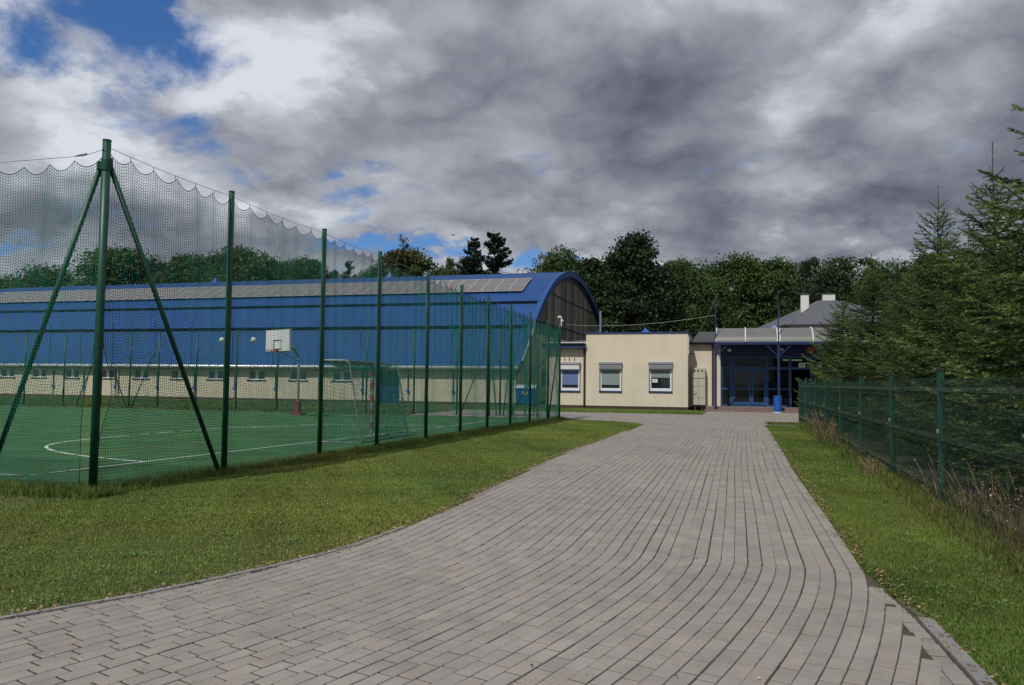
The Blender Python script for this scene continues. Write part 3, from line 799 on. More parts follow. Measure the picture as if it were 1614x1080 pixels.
# top and back panel of the net
s = np.linspace(0, 1, 34); sl_ = [(.0, H - .02), (.35, H - .16), (.66, H - .03), (.86, 1.1), (1.02, .06)]
tt2 = np.linspace(0, 4, 30); prof = np.c_[np.interp(tt2, range(5), [q[0] for q in sl_]), np.interp(tt2, range(5), [q[1] for q in sl_])]
Pm = np.array([[[*(ga + (gb - ga) * a + gd * u), z - .06 * sin(pi * a) * (z > .3)] for u, z in prof] for a in s])
parts += [tubes(Pm, .004, 3), tubes(Pm.transpose(1, 0, 2), .004, 3)]
v, f = cat(parts); npmesh('goal_net', v, f, 'net', gl)

# twin globe lamp post behind the far fence
lx_ = at(371, 640, 34.4)[0]
lp_ = thing('lamp_post', 'slim lamp post with two white globes on curved arms by the far fence', 'lamp post', (lx_, 34.4, 0))
MB().tube([(lx_, 34.4, 0), (lx_, 34.4, 1.1), (lx_, 34.4, 3.7)], [.06, .05, .035], 10).build('pole', 'steel', lp_)
for sgn, xp in ((-1, 350), (1, 399.5)):
    gx = at(xp, 536, 34.4); a = MB(); dx = gx[0] - lx_
    a.tube([(lx_, 34.4, 3.62), (lx_ + dx * .25, 34.4, 3.86), (lx_ + dx * .6, 34.4, 3.92), (lx_ + dx * .9, 34.4, 3.80), (gx[0], 34.4, gx[2] + .13)], .016, 6)
    arm = a.build('arm', 'brown', lp_); MB().sphere((gx[0], 34.4, gx[2]), .14).build('globe', 'globe', arm, True)

# camera on the end pole
cp = pp[-1] + np.array([.06, 0]); zc = hz[-1]
sc_ = thing('security_camera', 'small white security camera on a bent bracket atop the last fence pole', 'camera', (cp[0], cp[1], zc))
MB().tube([(cp[0], cp[1], zc - .05), (cp[0], cp[1], zc + .32), (cp[0] - .03, cp[1], zc + .35), (cp[0] - .12, cp[1], zc + .35)], .022, 8).build('bracket', 'white', sc_)
mb = MB(); mb.sphere((cp[0] - .12, cp[1], zc + .31), .042); mb.sphere((cp[0] + .05, cp[1] - .02, zc + .17), .045); mb.build('camera_head', 'white', sc_, True)

# ================================================================== WELDED MESH FENCE ON THE RIGHT
XF = 2.33
fr = thing('mesh_panel_fence', 'low green welded mesh fence with square posts along the right of the drive', 'fence', (XF, 18, 0))
ysf = [.9, 4.1, 7.3, 10.5, 13.65, 16.9, 20.15, 23.6, 26.7, 30.3, 33.5]
FH = [1.62, 1.62, 1.62, 1.64, 1.62, 1.62, 1.64, 1.64, 1.66, 1.70, 1.72]
for y, h in zip(ysf, FH):
    o = MB().box(XF - .034, y - .036, -.05, XF + .034, y + .036, h + .05, .006).build('post', 'polef', fr)
    MB().box(XF - .038, y - .040, h + .05, XF + .038, y + .040, h + .085, .008).build('post_cap', MT['black'], o)
    MB().box(XF - .055, y - .022, .95, XF - .034, y + .022, 1.0).build('clamp', 'steel', o)
for i in range(len(ysf) - 1):
    ya, yb = ysf[i] + .04, ysf[i + 1] - .04; h = FH[i]
    zs = [.03, .22, .27, .32, .62, .82, .87, .92, 1.22, 1.40, 1.45, 1.50, h - .02]
    xs_ = [0, 0, -.035, 0, 0, 0, -.035, 0, 0, 0, -.035, 0, 0]
    nW = int((yb - ya) / (.05 if yb < 22 else .1)); Y_ = np.linspace(ya, yb, nW + 1)
    P_ = np.array([[(XF + x, y, z) for x, z in zip(xs_, zs)] for y in Y_])
    zh = [.05, .22, .27, .32, .47, .62, .82, .87, .92, 1.07, 1.22, 1.40, 1.45, 1.50, h - .04]
    Q_ = np.array([[(XF + .006 + np.interp(z, zs, xs_), y, z) for y in (ya, (ya + yb) / 2, yb)] for z in zh])
    v, f = cat([tubes(P_, .0023 if yb < 22 else .004, 4), tubes(Q_, .0030, 4)]); npmesh('mesh_panel', v, f, 'wirem', fr)

# ================================================================== THE HALL
XG, YW = -14.1, 49.6; XL = -73.
PROF = [(49.25, 2.52), (50.6, 3.45), (52.2, 4.85), (54.5, 6.6), (57, 8.25), (59.8, 9.62), (62.8, 10.55), (65.5, 11.0), (67.8, 11.1), (70.2, 11.0), (72.6, 10.68), (76.4, 9.8), (80, 8.5), (83.2, 7.0), (85.5, 4.9), (87.2, 2.52)]
# denser profile
pt = np.array(PROF); t_ = np.arange(len(pt)); td = np.linspace(0, len(pt) - 1, 61)
PD = np.c_[np.interp(td, t_, pt[:, 0]), np.interp(td, t_, pt[:, 1])]
PD[1:-1] = (PD[:-2] + 2 * PD[1:-1] + PD[2:]) / 4
tg = np.gradient(PD, axis=0); nrm_ = np.c_[-tg[:, 1], tg[:, 0]]; nrm_ /= np.linalg.norm(nrm_, axis=1, keepdims=True)
hall = thing('sports_hall', 'long blue barrel roofed sports hall with cream walls and solar panels behind the court', 'building', (-40, YW, 0))
xs = []; x = XL
while x < XG + .3: xs += [(x, 0), (x + .10, 0), (x + .13, .035), (x + .22, .035)]; x += .25
xs.append((XG + .3, 0))
V = np.array([[(x, PD[j, 0] + nrm_[j, 0] * o, PD[j, 1] + nrm_[j, 1] * o) for j in range(len(PD))] for x, o in xs]); nX, nP = V.shape[:2]
idx = np.arange(nX * nP).reshape(nX, nP); F_ = np.stack([idx[:-1, :-1], idx[1:, :-1], idx[1:, 1:], idx[:-1, 1:]], -1).reshape(-1, 4)
roof = npmesh('roof', V.reshape(-1, 3), F_, 'blue_roof', hall)


def on_roof(y, o=0.):
    z = np.interp(y, PD[:, 0], PD[:, 1]); i = int(np.interp(y, PD[:, 0], np.arange(len(PD)))); return y + nrm_[i, 0] * o, z + nrm_[i, 1] * o


for yy in (52.75, 55.55):
    a = on_roof(yy, .028); b = on_roof(yy + .34, .042)
    mb = MB(); mb.add([(XL, a[0], a[1] - .05), (XG + .28, a[0], a[1] - .05), (XG + .28, a[0] - .02, a[1] + .0), (XL, a[0] - .02, a[1]), (XL, *b), (XG + .28, *b)], [(0, 1, 2, 3), (3, 2, 5, 4)])
    mb.build('sheet_joint', 'seam', roof)
# walls
def wall_y(x0, x1, z0, z1, y, holes, depth=.12, side=1):
    """wall face in the plane y with real openings (x0,x1,z0,z1) and their reveals"""
    X_ = sorted({x0, x1, *[h[0] for h in holes], *[h[1] for h in holes]}); Z_ = sorted({z0, z1, *[h[2] for h in holes], *[h[3] for h in holes]}); mb = MB()
    for i in range(len(X_) - 1):
        for j in range(len(Z_) - 1):
            cx, cz = (X_[i] + X_[i + 1]) / 2, (Z_[j] + Z_[j + 1]) / 2
            if any(h[0] < cx < h[1] and h[2] < cz < h[3] for h in holes): continue
            mb.quad((X_[i], y, Z_[j]), (X_[i + 1], y, Z_[j]), (X_[i + 1], y, Z_[j + 1]), (X_[i], y, Z_[j + 1]))
    for a, b, c, d in holes:
        for (p, q) in (((a, c), (b, c)), ((b, c), (b, d)), ((b, d), (a, d)), ((a, d), (a, c))):
            mb.quad((p[0], y, p[1]), (q[0], y, q[1]), (q[0], y + depth, q[1]), (p[0], y + depth, p[1]))
    return mb


hw_px = [12, 62, 113.5, 169, 223, 282, 340, 404.5, 470, 538.5]
hwin = []
for x in hw_px:
    X = at(x, 590, YW)[0]; hwin.append((X - .68, X + .68, 1.50, 2.18))
dx0, dx1 = at(598, 620, YW)[0], at(629, 620, YW)[0]
ex = [(X - .68 - 2.4 * k - 2.4, X + .68 - 2.4 * k - 2.4, 1.5, 2.18) for k in range(3) for X in [at(12, 590, YW)[0]]]
mb = wall_y(XL, XG, .16, 2.5, YW, hwin + ex + [(dx0, dx1, .16, 2.2)], .14)
mb.quad((XL, YW, 0), (XL, 87, 0), (XL, 87, 2.5), (XL, YW, 2.5)); mb.quad((XL, 87, 0), (XG, 87, 0), (XG, 87, 2.5), (XL, 87, 2.5))
mb.build('wall', 'cream2', hall)
MB().box(XL, YW - .03, 0, dx0 - .01, YW - .002, .16).box(dx1 + .01, YW - .03, 0, XG + .03, YW - .002, .16).box(XG + .002, YW, 0, XG + .03, 60, .16).build('plinth', 'plinth', hall)
MB().quad((XL + .1, YW + .8, .02), (XG - .1, YW + .8, .02), (XG - .1, YW + .8, 2.6), (XL + .1, YW + .8, 2.6)).build('inner_partition', 'void', hall)
for a, b, c, d in hwin + ex:
    f = MB(); w = .055
    f.box(a, YW + .07, c, b, YW + .12, c + w).box(a, YW + .07, d - w, b, YW + .12, d).box(a, YW + .07, c + w, a + w, YW + .12, d - w).box(b - w, YW + .07, c + w, b, YW + .12, d - w).box((a + b) / 2 - .13, YW + .068, c + w, (a + b) / 2 + .13, YW + .122, d - w)
    o = f.build('window', 'white', hall)
    MB().box(a + w, YW + .09, c + w, (a + b) / 2 - .13, YW + .10, d - w).box((a + b) / 2 + .13, YW + .09, c + w, b - w, YW + .10, d - w).build('pane', 'glass', o)
    MB().box(a - .12, YW - .06, c - .07, b + .12, YW + .08, c - .002).build('sill', MT['blue_dark'], o)
d_ = MB().box(dx0, YW + .05, .02, dx1, YW + .10, 1.15)
for x0, x1, z0, z1 in ((dx0, dx0 + .07, 1.15, 2.2), (dx1 - .07, dx1, 1.15, 2.2), (dx0 + .07, dx1 - .07, 2.12, 2.2), ((dx0 + dx1) / 2 - .04, (dx0 + dx1) / 2 + .04, 1.15, 2.12)): d_.box(x0, YW + .05, z0, x1, YW + .10, z1)
dr = d_.build('door', 'blue', hall); MB().box(dx0 + .07, YW + .07, 1.15, dx1 - .07, YW + .08, 2.12).build('pane', 'glass', dr)
MB().box((dx0 + dx1) / 2 - .1, YW + .02, 1.02, (dx0 + dx1) / 2 - .04, YW + .05, 1.08).build('handle', 'steel', dr)
# gutter, straps, down pipe
gut = MB().tube([(XL, 49.17, 2.46), (XG + .3, 49.17, 2.44)], .12, 12).build('gutter', 'zinc', hall, True)
mb = MB(); x = XG - .5
while x > XL: mb.tube([(x, 49.35, 2.68), (x, 49.20, 2.60), (x, 49.06, 2.50), (x, 49.08, 2.36), (x + .02, 49.3, 2.30), (x + .02, 49.58, 2.34)], .026, 6); x -= 1.75
mb.build('gutter_bracket', 'blue_dark', gut)
X = at(187, 600, YW)[0]; MB().tube([(X, 49.3, 2.4), (X, 49.5, 2.2), (X, 49.5, .4)], .06, 8).build('downpipe', 'zinc', hall)
for xp in (85, 183 - 50, 183, 249, 307, 371, 435, 505, 572, 644, 715):
    X = at(xp, 600, YW)[0]; q = MB().tube([(X, YW - .05, .1), (X, YW - .05, 2.4), (X, 49.14, 2.62), (X, 49.14, 5.7)], .022, 6)
    q.box(X - .04, YW - .08, .95, X + .04, YW - .01, 2.0)
    c_ = q.build('lightning_conductor', MT['blue_dark'], hall); MB().tube([(X, YW - .12, .84), (X, YW - .02, .84)], .12, 10).build('junction_box', 'binblue', c_)
# gable
i0 = [j for j in range(len(PD))]
gp = [(XG, YW, 0)] + [(XG, max(p[0], YW) if p[0] < 50 else min(p[0], 87), p[1] - .03) for p in PD] + [(XG, 87, 0)]
ZC = 5.1; yc = float(np.interp(ZC, PD[:30, 1], PD[:30, 0])); yd = float(np.interp(-ZC, -PD[30:, 1], PD[30:, 0]))
low = [(XG, YW, 0), (XG, 87, 0), (XG, 87, 2.5)] + [(XG, p[0], p[1] - .04) for p in PD[30:][::-1] if p[1] < ZC and p[0] < 87] + [(XG, yd, ZC), (XG, yc, ZC)] + [(XG, p[0], p[1] - .04) for p in PD[:30][::-1] if p[1] < ZC and p[0] > YW] + [(XG, YW, 2.5)]
mb = MB(); mb.add(low, [tuple(range(len(low)))]); mb.build('gable_wall', 'cream2', hall)
# ribbed cladding above, in vertical strips
ya = yc; k = 0; 
rq = np.random.RandomState(4)
while ya < yd - .1:
    yb = min(ya + 1.15, yd); n = 8; tgt = MB(); tm = 'clad2' if rq.rand() < .33 else 'clad'
    for j in range(n):
        a = ya + (yb - ya) * j / n; b = ya + (yb - ya) * (j + 1) / n; xo = .03 if j % 2 else 0.0
        za, zb_ = [float(np.interp(q, PD[:, 0], PD[:, 1])) - .05 for q in (a, b)]
        if min(za, zb_) < ZC + .02: continue
        tgt.add([(XG + xo, a, ZC), (XG + xo, b, ZC), (XG + xo, b, zb_), (XG + xo, a, za)], [(0, 1, 2, 3)])
        tgt.add([(XG, b, ZC), (XG + .03, b, ZC), (XG + .03, b, zb_), (XG, b, zb_)], [(0, 1, 2, 3)])
    ya = yb
    if tgt.v: tgt.build('gable_cladding', tm, hall)
mb = MB()
for z in (6.05, 8.5):
    y0 = float(np.interp(z, PD[:30, 1], PD[:30, 0])); y1 = float(np.interp(-z, -PD[30:, 1], PD[30:, 0])); mb.box(XG + .035, y0, z - .04, XG + .075, y1, z + .04)
mb.build('stringer', 'blue_dark', hall)
ya = yc + 1.15; mb = MB()
while ya < yd: mb.box(XG + .032, ya - .03, ZC, XG + .05, ya + .03, float(np.interp(ya, PD[:, 0], PD[:, 1])) - .1); ya += 2.3
mb.build('cover_strip', MT['brown'], hall)
# verge boards: outer band and inner blue ring
def ring(name, o0, o1, x0, x1, m, j0=0, j1=None):
    j1 = j1 or len(PD); A_ = [(PD[j, 0] + nrm_[j, 0] * o0, PD[j, 1] + nrm_[j, 1] * o0) for j in range(j0, j1)]; B_ = [(PD[j, 0] + nrm_[j, 0] * o1, PD[j, 1] + nrm_[j, 1] * o1) for j in range(j0, j1)]
    n = len(A_); vs = [(x0, *p) for p in A_] + [(x0, *p) for p in B_] + [(x1, *p) for p in A_] + [(x1, *p) for p in B_]; fs = []
    for i in range(n - 1): fs += [(i, i + 1, n + i + 1, n + i), (2 * n + i, 3 * n + i, 3 * n + i + 1, 2 * n + i + 1), (i, 2 * n + i, 2 * n + i + 1, i + 1), (n + i, n + i + 1, 3 * n + i + 1, 3 * n + i)]
    mb = MB(); mb.add(vs, fs); return mb.build(name, m, hall)
ring('verge_board', .06, -.42, XG + .28, XG + .34, 'blue_roof'); ring('verge_board', .06, .01, XG - .1, XG + .285, 'blue_roof'); ring('gable_rim', -.5, -.72, XG + .03, XG + .12, 'blue_dark')
MB().tube([(XG + .40, *on_roof(49.8, .02)), (XG + .40, *on_roof(51.4, .02)), (XG + .40, *on_roof(52.9, .02)), (XG + .3, *on_roof(53.3, .12))], .07, 8).build('verge_pipe', 'zinc', hall)
a = atx(854, 605, XG); MB().box(XG + .002, a[1], 1.25, XG + .04, a[1] + 1.1, 2.5).build('window', 'glass', hall)
# solar panels: two rows up the roof
rows = [(57.15, 58.5), (58.6, 59.95)]
pr = None; npan = 0
for ya, yb in rows:
    A_ = on_roof(ya, .16); B_ = on_roof(yb, .16)
    d = Vector((0, B_[0] - A_[0], B_[1] - A_[1])); nv_ = Vector((0, -d.z, d.y)).normalized()
    w = 1.12
    def pan(x1):
        o = bpy.data.objects
        p0 = Vector((x1 - w + .03, *A_)); fr_ = MB(); e = .05
        fr_.add([p0 + Vector((x, 0, 0)) + d * v + nv_ * h for h in (0, .035) for x, v in ((0, 0), (w - .04, 0), (w - .04, 1), (0, 1))], [(3, 2, 1, 0), (4, 5, 6, 7), (0, 1, 5, 4), (1, 2, 6, 5), (2, 3, 7, 6), (3, 0, 4, 7)])
        return p0, fr_
    p0, fr_ = pan(0.); base_o = fr_.build('solar_panel', 'panelframe', None)
    v0, v1 = .035, .965; cell = MB(); cell.add([p0 + Vector((x, 0, 0)) + d * v + nv_ * .038 for x, v in ((.045, v0), (w - .085, v0), (w - .085, v1), (.045, v1))], [(0, 1, 2, 3)])
    cell_o = cell.build('solar_cells', 'panel', base_o)
    first = True
    for k in range(48):
        X = XG - 1.65 - k * w
        if first: o = base_o; first = False; o.parent = hall; o.matrix_parent_inverse = Matrix.Translation(-hall.location)
        else:
            o = base_o.copy(); COL.objects.link(o); o.parent = hall; o.matrix_parent_inverse = Matrix.Translation(-hall.location)
            c = cell_o.copy(); COL.objects.link(c); c.parent = o
        o.location = (X, 0, 0)
for xp in (340, 614.5):
    X = at(xp, 436, 67)[0]; mb = MB(); mb.add([(X - .38, 66.6, 11.0), (X + .38, 66.6, 11.0), (X + .38, 67.4, 11.05), (X - .38, 67.4, 11.05), (X, 67, 11.75)], [(0, 1, 4), (1, 2, 4), (2, 3, 4), (3, 0, 4)])
    mb.build('roof_vent', 'binblue', hall)

# ================================================================== THE ENTRANCE BUILDING
eb = thing('entrance_building', 'low cream flat roofed building with blue trim and glazed entrance closing the drive', 'building', (-2.8, 46, 0))
YA, YB, YR, YE = 46.0, 45.8, 47.1, 47.3
XA0, XA1 = -11.15, -8.69; XB1 = -2.80; XR1 = -1.30


def shutter_window(xl, xr, zt, zb, Y, kind):
    """window in its opening with roller shutter box, guide rails and blue sill"""
    zbox = zt - .42
    f = MB(); w = .085; y0, y1 = Y + .05, Y + .11
    f.box(xl + .05, y0, zb + .06, xr - .05, y1, zb + .06 + .16).box(xl + .05, y0, zbox - .07, xr - .05, y1, zbox)
    f.box(xl + .05, y0, zb + .22, xl + .05 + w, y1, zbox - .07).box(xr - .05 - w, y0, zb + .22, xr - .05, y1, zbox - .07)
    o = f.build('window', 'white', eb)
    MB().box(xl + .05 + w, y0 + .03, zb + .22, xr - .05 - w, y0 + .035, zbox - .07).build('pane', 'glass', o) if kind != 'open' else None
    sh = MB(); sh.box(xl - .02, Y - .17, zt - .16, xr + .02, Y + .05, zt, .03).box(xl, Y - .13, zbox, xr, Y + .05, zt - .165)
    for k in range(5): sh.box(xl + .06, Y - .142, zbox + .01 + k * .045, xr - .06, Y - .13, zbox + .04 + k * .045)
    b = sh.build('shutter_box', 'shutter', o)
    MB().box(xl, Y - .05, zb + .05, xl + .05, Y + .06, zbox).build('guide_rail', 'shutter', o); MB().box(xr - .05, Y - .05, zb + .05, xr, Y + .06, zbox).build('guide_rail', 'shutter', o)
    MB().box(xl - .01, Y - .06, zb - .02, xr + .01, Y + .10, zb + .05).build('sill', 'blue', o)
    bl = MB()
    xi0, xi1 = xl + .06 + w, xr - .06 - w; z_top = zbox - .08; z_bot = zb + .23
    frac = {'left': .82, 'mid': .80, 'right': .40}[kind]; zend = z_top - (z_top - z_bot) * frac; z = z_top; k = 0
    while z > zend:
        bl.add([(xi0, Y + .074, z), (xi1, Y + .074, z), (xi1, Y + .067, z - .075), (xi0, Y + .067, z - .075)], [(3, 2, 1, 0)]); z -= .085; k += 1
    bl.build('blind', 'blindblue' if kind == 'left' else 'blind', o)
    if kind == 'left': MB().box(xl + .05, Y - .152, zbox - .0, xr - .05, Y - .142, zt - .18).build('shutter_slats', 'shutter_pale', b)
    return o


def pxr(x0, x1, y0, y1, Y): a = at(x0, y0, Y); b = at(x1, y1, Y); return a[0], b[0], a[2], b[2]


WA = pxr(882.5, 914.5, 571, 617.5, YA); WB = pxr(944.5, 980.2, 570.5, 618, YB); WC = pxr(1022.6, 1059.8, 570.2, 618.5, YB)
hole = lambda w: (w[0] + .04, w[1] - .04, w[3] + .04, w[2] - .40)
# annex
mb = wall_y(XA0, XA1, .2, 3.62, YA, [hole(WA)], .14)
mb.quad((XA0, YA, 0), (XA0, 58, 0), (XA0, 58, 3.62), (XA0, YA, 3.62)); mb.quad((-14.05, 58, 0), (XA0, 58, 0), (XA0, 58, 4.0), (-14.05, 58, 4.0)); mb.build('wall', 'cream', eb)
fz0, fz1 = at(905, 548.5, YA - .4)[2], at(905, 542.5, YA - .4)[2]
MB().box(XA0 - .2, YA - .40, fz0, XA1, YA - .36, fz1).box(XA0 - .2, YA - .36, fz0, XA0 - .16, 58, fz1).build('fascia', 'blue', eb)
MB().box(XA0 - .16, YA - .36, fz0 + .02, XA1, YA, fz0 + .04).build('soffit', 'brown', eb)
MB().tube([(XA0 - .2, YA - .44, fz1 + .02), (XA1 - .01, YA - .44, fz1 + .02)], .055, 8).build('gutter', 'black', eb)
mb = MB(); mb.add([(XA0 - .2, YA - .36, fz1), (XA1, YA - .36, fz1), (XA1, 58, 4.75), (XA0 - .2, 58, 4.75)], [(0, 1, 2, 3)]); mb.add([(-14.05, 57.9, 4.0), (XA0 - .2, 57.9, 4.0), (XA0 - .2, 60, 4.7), (-14.05, 60, 4.7)], [(0, 1, 2, 3)])
rf = mb.build('roof', 'felt', eb)
a = at(880, 537.3, YA + .3); mb = MB().box(XA0 - .1, YA + .2, fz1 + .04, XA1, YA + .26, fz1 + .15); mb.build('flashing', 'white', rf)
x = at(897.5, 530, YA + .4)[0]; MB().tube([(x, YA + .4, fz1), (x, YA + .4, fz1 + .45)], .05, 8).build('roof_pipe', 'black', rf)
x = (at(919.5, 600, YA - .06)[0] + at(922.5, 600, YA - .06)[0]) / 2
MB().tube([(x - .1, YA - .42, fz1 - .05), (x, YA - .09, fz0 - .15), (x, YA - .07, .02)], .055, 10).build('downpipe', 'brown', eb)
shutter_window(*WA, YA, 'left')
# house number 111
tcv = bpy.data.curves.new('house_number', 'FONT'); tcv.body = '111'; tcv.size = .30; tcv.space_character = 2.0; tcv.extrude = .012; tcv.align_x = 'CENTER'; tcv.offset = .004
tmp = bpy.data.objects.new('tmp', tcv); COL.objects.link(tmp); dg = bpy.context.evaluated_depsgraph_get(); dg.update()
me = bpy.data.meshes.new_from_object(tmp.evaluated_get(dg)); bpy.data.objects.remove(tmp)
xc = (at(891.3, 566, YA)[0] + at(904.3, 566, YA)[0]) / 2; z0 = at(897, 569.3, YA)[2]
me.transform(Matrix.Translation((xc, YA - .014, z0)) @ Matrix.Rotation(pi / 2, 4, 'X')); link('house_number', me, 'ink', eb)
# block
mb = wall_y(XA1, XB1, .2, 4.43, YB, [hole(WB), hole(WC)], .14)
mb.quad((XB1, YB, .2), (XB1, 58, .2), (XB1, 58, 4.43), (XB1, YB, 4.43)); mb.quad((XA1, YB, .2), (XA1, YB, 4.43), (XA1, 58, 4.43), (XA1, 58, .2)); mb.build('wall', 'cream', eb)
MB().box(XA0, YA - .02, 0, XA1, YA - .001, .2).box(XA1 - .02, YB - .03, 0, XB1 + .02, YB - .001, .2).box(XB1 + .001, YB, 0, XB1 + .025, YR, .2).box(XB1 + .03, YR - .02, 0, XR1, YR - .001, .2).build('plinth', 'plinth', eb)
cp_ = MB().box(XA1 - .05, YB - .05, 4.43, XB1 + .05, YB + .3, 4.51).box(XB1 - .2, YB + .3, 4.43, XB1 + .05, 58, 4.51).box(XA1 - .05, YB + .3, 4.43, XA1 + .2, 58, 4.51).build('coping', 'blue', eb)
MB().quad((XA1 + .2, YB + .3, 4.44), (XB1 - .2, YB + .3, 4.44), (XB1 - .2, 58, 4.46), (XA1 + .2, 58, 4.46)).build('roof', 'felt', eb)
shutter_window(*WB, YB, 'mid'); w2 = shutter_window(*WC, YB, 'right')
a0, a1, z1_, z0_ = pxr(1028, 1036.5, 597.5, 603, YB + .06); mb = MB().box(a0, YB + .055, z0_, a1, YB + .062, z1_); nt_ = mb.build('notice', 'white', w2)
MB().box(a0 + .03, YB + .052, (z0_ + z1_) / 2 - .02, a1 - .03, YB + .0545, (z0_ + z1_) / 2 + .01).build('notice_print', 'red', nt_)
X = at(1019.5, 517, 51)[0]; mb = MB(); mb.add([(X - .62, 50.4, 4.45), (X + .62, 50.4, 4.45), (X + .62, 51.6, 4.45), (X - .62, 51.6, 4.45), (X - .1, 51, 5.12)], [(0, 1, 4), (1, 2, 4), (2, 3, 4), (3, 0, 4)]); mb.build('roof_vent', 'binblue', eb)
X = at(956.5, 522, 49)[0]; MB().tube([(X, 49, 4.44), (X, 49, 4.8)], .05, 8).build('roof_pipe', 'steel', eb)
X = at(946.5, 500, 50)[0]; o = MB().tube([(X, 50, 4.44), (X, 50, at(946, 491, 50)[2])], .07, 10).build('flue_pipe', 'steel', eb)
# recessed wing
mb = wall_y(XB1, XR1, .2, 3.86, YR, [], .1); mb.build('wall', 'cream', eb)
rz = at(1105, 541.5, YR - .25)[2]
MB().box(XB1 + .01, YR - .25, rz - .05, XR1 + .05, YR - .21, rz + .05).build('fascia', 'blue', eb)
mb = MB(); mb.add([(XB1 + .06, YR - .25, rz + .07), (XR1 + .05, YR - .25, rz + .07), (XR1 + .05, 58, 5.3), (XB1 + .06, 58, 5.3)], [(0, 1, 2, 3)]); mb.build('roof', 'felt', eb)
MB().tube([(XB1 + .06, YR - .3, rz + .05), (XR1 + .05, YR - .3, rz + .05)], .05, 8).build('gutter', 'black', eb)
x = at(1123.5, 600, YR - .06)[0]; MB().tube([(x, YR - .2, rz), (x, YR - .07, rz - .3), (x, YR - .07, .25)], .055, 8).build('downpipe', 'brown', eb)
x = at(1092, 558, YR)[0]; MB().tube([(XB1 + .02, YR - .5, 3.28), (x + .1, YR - .5, 3.28)], .035, 6).build('wall_bracket', 'brown', eb)
x = XB1 + .035; MB().tube([(x, YB + .1, 4.35), (x, YB + .1, 3.2)], .03, 8).build('downpipe', 'white', eb)
# ---- glazed entrance
XE0 = at(1136, 600, YE)[0]; XE1 = at(1306, 600, YE)[0]; PL = .27
MB().box(XR1, YE - .05, PL, XE0, YE + .1, 3.95).build('wall', 'cream', eb)
mb = MB(); x = at(1134.8, 600, YE - .1)[0]; mb.tube([(x, YE - .1, 3.9), (x, YE - .1, PL)], .04, 8); mb.build('downpipe', 'whitewall', eb)
zf1 = at(1200, 541, YE)[2]; zf0 = at(1200, 563, YE)[2]; zt0 = at(1200, 580.5, YE)[2]; zm = at(1200, 613.5, YE)[2]
fr2 = MB(); bw = .13
fr2.box(XE0, YE, zf0, XE1, YE + .1, 4.25); panel = fr2.build('fascia_panel', 'blue_dark', eb)
fr2 = MB(); fr2.box(XE0, YE - .02, zf0 - .06, XE1, YE + .08, zf0 + .05); fr2.box(XE0, YE - .015, zt0 - .06, XE1, YE + .075, zt0 + .07)
mul = [(1136, 1138.5), (1150.5, 1155), (1207, 1211), (1243, 1247.5), (1277.5, 1281), (1302, 1305)]
for i, (a, b) in enumerate(mul):
    a, b = at(a, 600, YE)[0], at(b, 600, YE)[0]; fr2.box(a, YE - .01, PL, b, YE + .07, zt0 - .06); fr2.box(a, YE - .01, zt0 + .07, b, YE + .07, zf0 - .06)
xa, xb = at(1136, 600, YE)[0], at(1247, 600, YE)[0]
fr2.box(XE0, YE, PL, xb, YE + .065, PL + .10)
for (a, b) in ((1138.5, 1150.5), (1211, 1243)):
    a, b = at(a, 600, YE)[0], at(b, 600, YE)[0]; fr2.box(a, YE + .002, zm - .04, b, YE + .062, zm + .05)
frame = fr2.build('entrance_frame', 'frame', eb)
XE = lambda p: at(p, 600, YE)[0]
def leaf(x0, x1):
    o = MB(); w = .10; a, b = XE(x0) + .01, XE(x1) - .01; z0 = PL + .11; z1 = zt0 - .07; y0, y1 = YE - .035, YE + .03
    o.box(a, y0, z0, b, y1, z0 + .14).box(a, y0, z1 - w, b, y1, z1).box(a, y0, z0 + .14, a + w, y1, z1 - w).box(b - w, y0, z0 + .14, b, y1, z1 - w).box(a + w, y0, zm - .04, b - w, y1, zm + .05)
    l = o.build('door', 'frame', eb); MB().box(a + w, YE, z0 + .14, b - w, YE + .008, zm - .04).box(a + w, YE, zm + .05, b - w, YE + .008, z1 - w).build('pane', 'glassdark', l)
    for z in (z0 + .25, (z0 + z1) / 2 + .2, z1 - .3): MB().box((a if x0 < 1170 else b) - .02, y0 - .03, z, (a if x0 < 1170 else b) + .02, y0, z + .12).build('hinge', 'black', l)
    return l
l1 = leaf(1155, 1184); l2 = leaf(1184, 1207)
hx = XE(1184); MB().tube([(hx - .16, YE - .1, zm - .1), (hx - .16, YE - .1, zm + .25)], .014, 6).build('handle', 'steel', l1)
gl_ = MB()
for a, b, z0, z1 in ((1138.5, 1150.5, PL + .1, zm - .04), (1138.5, 1150.5, zm + .05, zt0 - .06), (1211, 1243, PL + .1, zm - .04), (1211, 1243, zm + .05, zt0 - .06), (1138.5, 1150.5, zt0 + .07, zf0 - .06), (1155, 1207, zt0 + .07, zf0 - .06), (1211, 1243, zt0 + .07, zf0 - .06), (1247.5, 1277.5, zt0 + .07, zf0 - .06), (1281, 1302, zt0 + .07, zf0 - .06), (1281, 1302, PL, zt0 - .06)):
    gl_.quad((XE(a), YE + .03, z0), (XE(b), YE + .03, z0), (XE(b), YE + .03, z1), (XE(a), YE + .03, z1))
GT = bpy.data.materials.new('clear_glass'); GT.use_nodes = True; _n = GT.node_tree.nodes; _l = GT.node_tree.links
_b = _n['Principled BSDF']; _b.inputs['Base Color'].default_value = (.01, .013, .015, 1); _b.inputs['Roughness'].default_value = .03; _b.inputs['Alpha'].default_value = .72
gl_.build('glazing', GT, eb)
ib = MB()
ib.quad((XE0, YE + .2, PL - .01), (XE1, YE + .2, PL - .01), (XE1, 53, PL - .01), (XE0, 53, PL - .01)); ib.build('interior_floor', 'floorin', eb)
